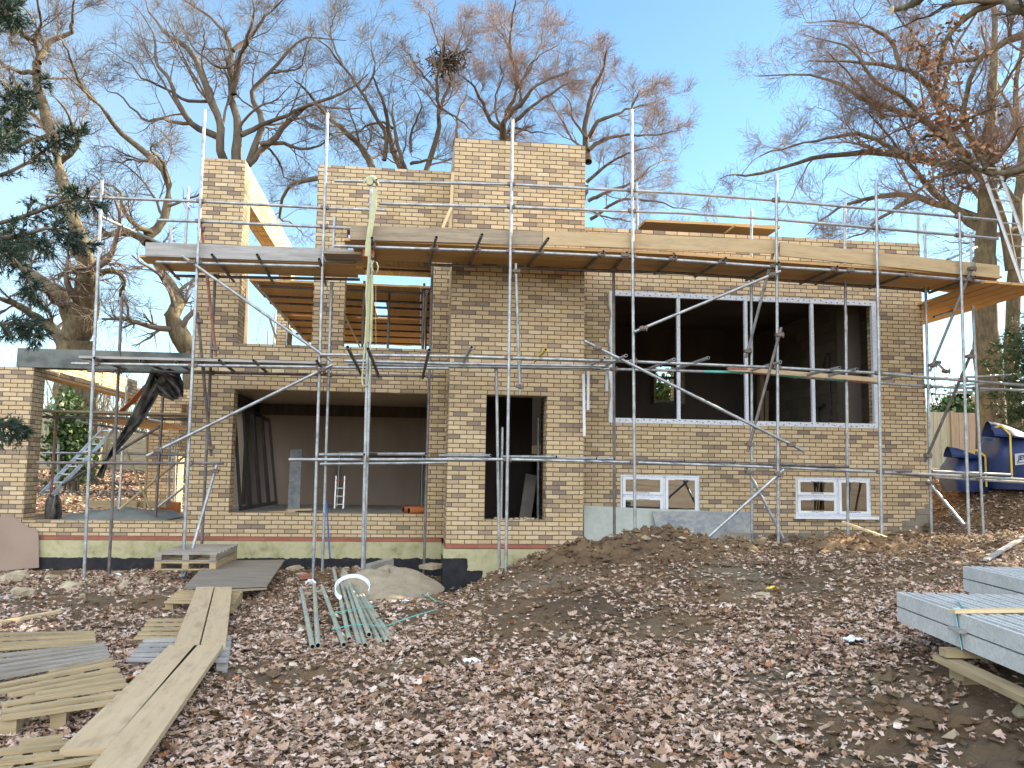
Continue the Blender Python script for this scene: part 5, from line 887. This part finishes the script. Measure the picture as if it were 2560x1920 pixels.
tR = tree('beech_tree', 'big mossy tree with a dense bare crown at the right', [
    (.27, .10, z3([(1900, 1540), (1910, 1300), (1925, 1000), (1930, 800), (1940, 600), (1960, 300), (1950, 30), (1950, -60)])), (.12, .02, z3([(1800, 930), (1700, 850), (1600, 760), (1500, 690), (1340, 640), (1170, 580), (1050, 500), (900, 450), (700, 440), (540, 450)])), (.10, .02, z3([(1650, 620), (1540, 470), (1400, 405), (1250, 380), (1130, 370), (1000, 360), (850, 360)])), (.12, .02, z3([(1820, 1000), (1560, 960), (1400, 920), (1200, 905), (1000, 920), (850, 940), (700, 1000), (500, 1040), (400, 1030), (320, 1065)])),
    (.11, .02, z3([(1900, 1300), (1750, 1250), (1500, 1170), (1330, 1150), (1100, 1200), (950, 1290), (850, 1390)])), (.11, .04, z3([(2180, 190), (2060, 230), (1950, 290), (1850, 350), (1700, 370), (1560, 400), (1450, 450)])), (.12, .03, z3([(1880, 1060), (1800, 940), (1720, 830), (1650, 720), (1640, 600), (1720, 300), (1850, 80), (1900, -40)])), (.11, .03, z3([(2180, 980), (2050, 1020), (1900, 1020), (1750, 1020), (1600, 1060), (1450, 1180), (1350, 1270)])),
    (.12, .02, z3([(1890, 1360), (1700, 1230), (1600, 1140), (1480, 1000), (1380, 880), (1280, 740), (1180, 640)])), (.15, .05, z3([(2060, 1600), (2010, 1330), (1920, 1100), (1860, 900), (1780, 700), (1800, 500), (1900, 300), (1880, 150)])), (.07, .02, z3([(1500, 690), (1400, 560), (1250, 480), (1120, 300), (960, 240), (820, 200)])), (.07, .02, z3([(1400, 405), (1350, 250), (1200, 160), (1000, 120), (830, 130)])), (.07, .02, z3([(1640, 600), (1540, 300), (1400, 120), (1300, -30)])),
    (.06, .02, z3([(1300, 700), (1200, 560), (1100, 440), (960, 300)])), (.07, .02, z3([(1400, 920), (1250, 820), (1080, 800), (900, 830), (700, 880), (560, 930)])), (.07, .02, z3([(1940, 600), (2050, 450), (2150, 300)])), (.08, .03, z3([(1925, 1000), (2050, 850), (2150, 700)])), (.06, .02, z3([(1500, 1170), (1300, 1280), (1180, 1380), (1050, 1420)]))],
    22, 41, 'bark_moss', 'twig_red', 8, 8, 9, trunk=z3([(1930, 2300), (1910, 2000), (1900, 1700), (1900, 1520)]), c4=2, rmin=.0034, l1=.36, a3=.5)
trunk_r = (.22, .18)
tree('beech_tree', 'second mossy trunk with ladder in front at the far right', [
    (.17, .06, z3([(2080, 1500), (2100, 1200), (2120, 900), (2080, 600), (2140, 200), (2100, -40)])), (.08, .02, z3([(2100, 1200), (1980, 1050), (1860, 800), (1840, 600)])), (.07, .02, z3([(2110, 1000), (2200, 800), (2300, 600)])), (.06, .02, z3([(2090, 1350), (1950, 1400), (1800, 1440), (1650, 1430)])), (.06, .02, z3([(2090, 700), (1980, 500), (1900, 200)]))],
    25, 43, 'bark_moss', 'twig_red', 8, 8, 8, trunk=z3([(2060, 2200), (2070, 1800), (2080, 1480)]), rmin=.0036)
# near oak bough with withered leaves, its cut end showing
tO, PO, BO, CO = tree('oak_bough_tree', 'near oak whose withered leafy boughs and sawn limb hang in at the top right', [
    (.10, .03, z3([(2300, 120), (2133, 60), (2000, 0), (1850, -40)])), (.055, .05, z3([(1640, -120), (1520, -20), (1460, 30), (1400, 50), (1350, 65)])), (.045, .01, z3([(2000, 0), (1850, 60), (1700, 190), (1650, 300), (1560, 380), (1480, 460)])), (.03, .008, z3([(1660, 250), (1630, 400), (1610, 520), (1600, 600), (1620, 680)])), (.05, .012, z3([(2300, 900), (2100, 1010), (1950, 1020), (1820, 980), (1740, 870), (1700, 760)])),
    (.03, .008, z3([(1820, 960), (1700, 940), (1600, 1000), (1610, 1090)])), (.03, .008, z3([(1740, 870), (1600, 800), (1500, 840), (1460, 950)])), (.03, .008, z3([(1720, 780), (1800, 700), (1900, 660), (1970, 630)])), (.03, .008, z3([(1900, 1010), (1880, 900), (1940, 860)])), (.04, .01, z3([(2000, 0), (1900, 10), (1700, 20), (1600, 80), (1500, 120), (1340, 180)]))],
    9.5, 51, 'bark_moss', 'twig', 5, 4, 4, l1=.3, a3=.16, dvar=.4, grp=None, rmin=.003)
rng = np.random.default_rng(9)
def leaf_cards(C, size, rng, stretch=1.6, flat=0):
    """Small bent leaf blades (two quads each) round the points C."""
    K = len(C); u = rng.normal(size=(K, 3)); u /= np.linalg.norm(u, axis=1, keepdims=True); w_ = rng.normal(size=(K, 3)); w_ -= (w_*u).sum(1, keepdims=True)*u; w_ /= np.linalg.norm(w_, axis=1, keepdims=True); nn = np.cross(u, w_)
    s = size*(.6+.8*rng.random((K, 1))); L = s*stretch
    V = np.stack([C-u*L*.5, C-w_*s*.5+nn*s*.12, C+w_*s*.5+nn*s*.12, C+u*L*.5], 1).reshape(-1, 3); o = np.arange(K)[:, None]*4; return V, np.concatenate([o+np.array([[0, 1, 2, 2]]), o+np.array([[1, 3, 2, 2]])])
def leaf_tris(C, size, rng, stretch=1.6):
    K = len(C); V, _ = leaf_cards(C, size, rng, stretch); o = np.arange(K)[:, None]*4; return V, np.concatenate([o+np.array([[0, 1, 2]]), o+np.array([[1, 3, 2]])])
cl_ = [(1500, 230), (1560, 290), (1600, 330), (1640, 360), (1680, 180), (1700, 440), (1580, 600), (1560, 640), (1620, 690), (1600, 760), (1500, 800), (1480, 900), (1460, 960), (1600, 850), (1700, 900), (1680, 700), (1740, 740), (1800, 690), (1830, 730), (1900, 650), (1960, 630), (1860, 860), (1920, 900), (1560, 1000), (1650, 990), (1610, 1080), (1640, 1120), (1830, 290), (1540, 350), (1660, 500), (1590, 910), (1690, 660), (1390, 240), (1590, 430), (1720, 120)]
C = np.concatenate([aD(*z3([q])[0], 9.4)+rng.normal(size=(24, 3))*(.07, .12, .065) for q in cl_]); v, f = leaf_tris(C, .042, rng); raw_mesh('withered_leaves', v, f, 'deadleaf', tO, smooth=False)
e0 = aD(*z3([(1352, 65)])[0], 9.5); MB().tube([e0, e0+(RT*-.012)], .052, 12).build('sawn_end', 'raw', tO)
# conifers and evergreens
def conifer(name, label, boughs, D, seed, seg=60, nl=.035, grp=None, trunk=None, dense=30, spl=.30, nmat='needle'):
    rng = np.random.default_rng(seed); P = np.array([smooth([aD(x, y, D+.5*math.sin(j*1.7+i*.5)) for i, (x, y) in enumerate(b_)], 10) for j, b_ in enumerate(boughs)]); t0 = aD(*trunk[0], D) if trunk else P[0][0]; bz = gz1(t0[0], t0[1]); t = thing(name, (t0[0], t0[1], bz), label, 'tree', grp)
    Rr = np.repeat(np.linspace(.018, .004, 10)[None], len(P), 0); S, rs = kids(P, Rr, seg, 6, .05, .3, 55, -.10, .10, rng, .45, absl=spl, lmin=.08); T2, r2 = kids(S, rs, 3, 4, .2, .4, 40, -.12, .08, rng, .6, absl=spl*.4, lmin=.05)
    tr = smooth([np.array((t0[0], t0[1], bz-.2)), np.array((t0[0], t0[1], bz+4)), np.array((t0[0]+.1, t0[1], bz+9))], 8)[None]; g = [tubes(P, Rr, 6), tubes(S, np.maximum(rs, .003), 3), tubes(tr, np.linspace(.22, .1, 8)[None], 10)]; vs, fs, o = [], [], 0
    for v, f in g: vs.append(v); fs.append(f+o); o += len(v)
    raw_mesh('trunk', np.concatenate(vs), np.concatenate(fs), 'bark', t)
    pts, dirs = [], []
    for Q, m in ((S, dense), (T2, dense//2)):
        K, n, _ = Q.shape; x = rng.random((K, m))*(n-1); i = np.clip(x.astype(int), 0, n-2); fr = (x-i)[..., None]; kk = np.arange(K)[:, None]; pts.append((Q[kk, i]*(1-fr)+Q[kk, i+1]*fr).reshape(-1, 3)); d = Q[kk, i+1]-Q[kk, i]; dirs.append((d/(np.linalg.norm(d, axis=2, keepdims=True)+1e-9)).reshape(-1, 3))
    p = np.concatenate(pts); d = np.concatenate(dirs); K = len(p); q = rng.normal(size=(K, 3)); q /= np.linalg.norm(q, axis=1, keepdims=True); e = d*.9+q*.75; e /= np.linalg.norm(e, axis=1, keepdims=True); w_ = np.cross(e, rng.normal(size=(K, 3))); w_ /= np.linalg.norm(w_, axis=1, keepdims=True); L = nl*(.6+.8*rng.random((K, 1)))
    V = np.stack([p-w_*L*.09, p+w_*L*.09, p+e*L], 1).reshape(-1, 3); raw_mesh('foliage', V, np.arange(K*3).reshape(-1, 3), nmat, t, smooth=False); return t
conifer('conifer_tree', 'dark green conifer reaching in from the left edge', [z1(q) for q in ([(-300, 1000), (0, 830), (80, 720), (150, 620), (235, 470)], [(-300, 900), (-60, 700), (60, 620), (130, 560)], [(-300, 150), (-60, 110), (30, 90), (90, 80)], [(-300, 40), (-60, 10), (30, 20), (60, 50)], [(-300, 1150), (100, 1000), (250, 900), (400, 810), (460, 785)], [(-300, 1400), (150, 1280), (300, 1220), (450, 1180), (570, 1210)], [(-300, 1450), (100, 1400), (300, 1350), (420, 1400), (500, 1440)], [(-300, 1000), (-60, 900), (50, 800), (90, 760)], [(-300, 1500), (0, 1420), (160, 1420), (260, 1480)])] + [z4(q) for q in ([(-300, 60), (-40, 60), (100, 130), (180, 260), (220, 350)], [(-300, 450), (-40, 490), (100, 500), (180, 515), (250, 570)], [(-300, 1000), (-40, 1100), (40, 1110), (90, 1130)], [(-300, 0), (-40, 0), (60, 60), (130, 60)])], 6.3, 3, 44, .042, None, [(-330, 700)], 26, .15)
conifer('conifer_tree', 'small green conifer behind the scaffold corner at the right', [[(2660, 800+26*i), (2610, 806+26*i), (2560+5*(i % 3), 818+26*i), (2505-9*(i % 4), 846+25*i)] for i in range(9)]+[[(2660, 790+30*i), (2600, 800+30*i), (2570, 822+30*i), (2545, 842+30*i)] for i in range(9)], 17.5, 6, 26, .085, None, [(2700, 900)], 18, .42, 'needle_green')
def bush(name, label, c, s, n0, size, seed, mat='evergreen', cat='bush', holes=0.0, core=True):
    rng = np.random.default_rng(seed); c = np.array(c, float); t = thing(name, (c[0], c[1], gz1(c[0], c[1])), label, cat); k = 26; cc = rng.normal(size=(k, 3)); cc /= np.linalg.norm(cc, axis=1, keepdims=True); cc *= rng.random((k, 1))**.4; pick = rng.integers(0, k, n0)
    p = c+(cc[pick]*.78+rng.normal(size=(n0, 3))*.20)*np.array(s); p[:, 2] = np.maximum(p[:, 2], gz1(c[0], c[1])+.05); v, f = leaf_tris(p, size, rng); raw_mesh('foliage', v, f, mat, t, smooth=False)
    st = np.array([np.linspace(np.array((c[0]+a, c[1], gz1(c[0], c[1])-.1)), c+cc[i]*np.array(s)*.7, 5) for i, a in enumerate(rng.uniform(-.2, .2, 12))]); v, f = tubes(st, np.repeat(np.linspace(.035, .012, 5)[None], 12, 0), 5); raw_mesh('stem', v, f, 'bark', t); return t
bush('laurel_bush', 'glossy laurel filling the view through the back window of the large room', (7.1, 23.2, 2.9), (1.5, .7, 1.5), 5200, .10, 5); bush('holly_bush', 'leafy holly behind the left corner pier', (-8.5, 22.5, 2.4), (.75, .7, 1.5), 2600, .09, 7); bush('ivy_bush', 'sunlit green bush beside the shed roof at the right', (20.3, 29.3, 3.7), (1.2, .6, 1.0), 2600, .11, 8); bush('ivy_bush', 'green bush to the right of the shed gable', (23.0, 30.5, 3.9), (1.3, .6, 1.0), 2600, .11, 9)
# trees beyond the right edge, whose shade lies over the foreground
for i, (x, y, zc, sx_, sy_, sz_, n0) in enumerate(((12.6, 4.2, 6.8, 1.6, 2.2, 3.6, 13000), (13.2, 8.2, 6.2, 1.6, 2.2, 3.6, 13000), (15.4, 12.4, 8.6, 1.6, 2.6, 3.9, 13000), (17.0, 15.0, 9.4, 1.6, 2.2, 3.8, 8000), (13.2, 10.6, 1.3, 1.0, 1.0, 1.4, 1500))):
    bush('yew_tree', ('dense dark yew beyond the right edge nearest the camera', 'dense dark yew beyond the right edge beside the post stacks', 'tall high-crowned yew beyond the right edge opposite the heap', 'tall high-crowned yew beyond the right edge beside the bags', 'low scrubby yew beyond the right edge under the tall ones')[i], (x, y, zc), (sx_, sy_, sz_), n0, .26, 60+i, 'needle', 'tree')
# undergrowth far behind
rng = np.random.default_rng(77); K = 2600; x = rng.uniform(-48, 60, K); y = rng.uniform(38, 62, K); b0 = np.stack([x, y, np.full(K, 1.9)], 1); h = rng.uniform(1.5, 5.5, K); dr = rng.normal(size=(K, 3))*.22; dr[:, 2] = 1
P = np.stack([b0+dr*(h*q)[:, None]+rng.normal(size=(K, 3))*.25*q for q in (0, .35, .7, 1)], 1); rr_ = np.array([.05, .035, .022, .01])[None]*rng.uniform(.5, 1.6, (K, 1)); A, ra = kids(P, rr_, 5, 4, .25, .4, 45, .1, .15, rng, .5); g1, g2 = tubes(P, rr_, 4), tubes(A, np.maximum(ra, .008), 3)
tag(raw_mesh('distant_wood', np.concatenate([g1[0], g2[0]]), np.concatenate([g1[1], g2[1]+len(g1[0])]), 'twig', None, (6, 50, 2)), 'grey brown scrub and thin stems far behind the house', 'undergrowth', kind='stuff')
# ------------------------------------------------------------------ fallen leaves
rng = np.random.default_rng(123)
def scatter(n0, x0, x1, y0, y1, s0, s1, seed, keep=None):
    rng = np.random.default_rng(seed); y = y0+(y1-y0)*rng.random(n0); x = x0+(x1-x0)*rng.random(n0); ok = np.ones(n0, bool)
    if keep is not None: ok = keep(x, y, rng)
    return x[ok], y[ok], s0+(s1-s0)*rng.random(ok.sum())**2.2
def dens(x, y, rng):
    lat = np.abs(x-.118*y) < .66*y+.9; h = heap(x, y); pat = fbm(x, y, .75, 3, 6)+.5*fbm(x, y, 3, 2, 1); bare = ((np.abs(x-.35) < 1.1) & (y < 4.6))*.75+((x > 2.9) & (y < 5.0))*.35
    return lat & (rng.random(len(x)) < np.clip(.85+1.9*pat-.66*h-bare, .06, 1)) & ~((x > -3.84) & (y > 14.9) & (x < 9.5)) & ~((x > .5) & (x < 2.9) & (y > 13.9)) & ~((x > 2.8) & (y > 14.5) & (x < 9.5))
X, Y, S = [np.concatenate(q) for q in zip(scatter(85000, -8.6, 10.6, 2.7, 14.9, .017, .042, 1, dens), scatter(48000, -4, 7, 2.7, 8.5, .017, .042, 2, dens), scatter(9000, 9.6, 13, 13.4, 20, .025, .045, 3), scatter(9000, -11, -3, 20.5, 28, .035, .06, 4))]
K = len(X); ol = np.array([(0, 1.25), (.30, .55), (.85, .95), (.66, .35), (1.12, .05), (.58, -.45), (.12, -.7), (-.58, -.45), (-1.12, .05), (-.66, .35), (-.85, .95), (-.30, .55)]); m_ = len(ol)
loc = np.concatenate([[(0, 0)], ol]); rot = rng.random(K)*6.283; asp = .7+.5*rng.random(K); lx = loc[None, :, 0]*asp[:, None]*S[:, None]; ly = loc[None, :, 1]*S[:, None]; r2 = lx**2+ly**2
curl = rng.normal(size=K)*7; fold = rng.normal(size=K)*.35; lz = curl[:, None]*r2+fold[:, None]*np.abs(lx)+rng.normal(size=(K, m_+1))*.0035
tx, ty = rng.normal(size=K)*.24, rng.normal(size=K)*.24; cx, sx2 = np.cos(tx)[:, None], np.sin(tx)[:, None]; y1_, z1_ = ly*cx-lz*sx2, ly*sx2+lz*cx; cy_, sy_ = np.cos(ty)[:, None], np.sin(ty)[:, None]; x2_, z2_ = lx*cy_+z1_*sy_, -lx*sy_+z1_*cy_
ca, sa = np.cos(rot)[:, None], np.sin(rot)[:, None]; wx, wy = x2_*ca-y1_*sa, x2_*sa+y1_*ca; g0 = gz(X, Y); lift = .008+.03*rng.random(K)
V = np.stack([X[:, None]+wx, Y[:, None]+wy, (g0+lift)[:, None]+z2_], -1).reshape(-1, 3); tri = np.array([(0, 1+i, 1+(i+1) % m_) for i in range(m_)]); Fq = (np.arange(K)[:, None, None]*(m_+1)+tri[None]).reshape(-1, 3)
LM = []
for i, (c_a, c_b) in enumerate((((.41, .30, .245), (.52, .40, .33)), ((.33, .225, .16), (.42, .30, .215)), ((.22, .14, .09), (.30, .195, .125)), ((.11, .072, .05), (.17, .11, .075)), ((.27, .12, .055), (.35, .18, .09)), ((.52, .43, .37), (.62, .53, .46)))):
    MT['leaf%d' % i] = mottled('fallen_leaf', [(.3, c_a), (.7, c_b)], 22, .75); LM.append('leaf%d' % i)
pk = rng.choice(6, K, p=[.30, .26, .17, .11, .03, .13]); tag(raw_mesh('fallen_leaves', V, Fq, LM, None, (0, 8, 0), False, np.repeat(pk, m_)), 'layer of fallen brown leaves over the ground', 'leaves', kind='stuff')
# small clods and chips through the spoil
Xc, Yc, Sc = scatter(34000, -6, 10.6, 2.7, 14.6, .009, .060, 9, lambda x, y, r_: (np.abs(x-.118*y) < .66*y+.9) & (r_.random(len(x)) < .10+.75*heap(x, y)) & ~((x > -3.84) & (y > 14.9)) & ~((x > .5) & (x < 2.9) & (y > 13.9)) & ~((x > 2.8) & (y > 14.5)))
K = len(Xc); o8 = np.array([(1, 0, 0), (0, 1, 0), (-1, 0, 0), (0, -1, 0), (0, 0, 1), (0, 0, -1)]); V = np.stack([Xc, Yc, gz(Xc, Yc)+Sc*.3], 1)[:, None]+o8[None]*Sc[:, None, None]*(.6+.8*rng.random((K, 6, 1)))*np.array((1, 1, .75)); V += rng.normal(size=V.shape)*.2*Sc[:, None, None]
t8 = np.array([(0, 1, 4), (1, 2, 4), (2, 3, 4), (3, 0, 4), (1, 0, 5), (2, 1, 5), (3, 2, 5), (0, 3, 5)]); tag(raw_mesh('soil_clods', V.reshape(-1, 3), (np.arange(K)[:, None, None]*6+t8[None]).reshape(-1, 3), ['soil', 'stone'], None, (2, 10, 0), False, np.repeat((rng.random(K) < .06).astype(int), 8)), 'crumbs and small clods of dug soil', 'clods', kind='stuff')
# bare trees behind the photographer, mirrored in the small panes
for i, (src, x, y, rz) in enumerate((('ash_tree', -3.5, -16, 1.2), ('multistem_tree', 6, -22, 2.4), ('limes_tree', -16, -24, .6))):
    copy_thing(bpy.data.objects[src], (x, y, gz1(x, y)), rz, ('bare tree behind the camera, mirrored in the second small window', 'slanting bare tree behind the camera on the house side', 'wide bare tree far behind the camera')[i], 'bare trees behind the camera')
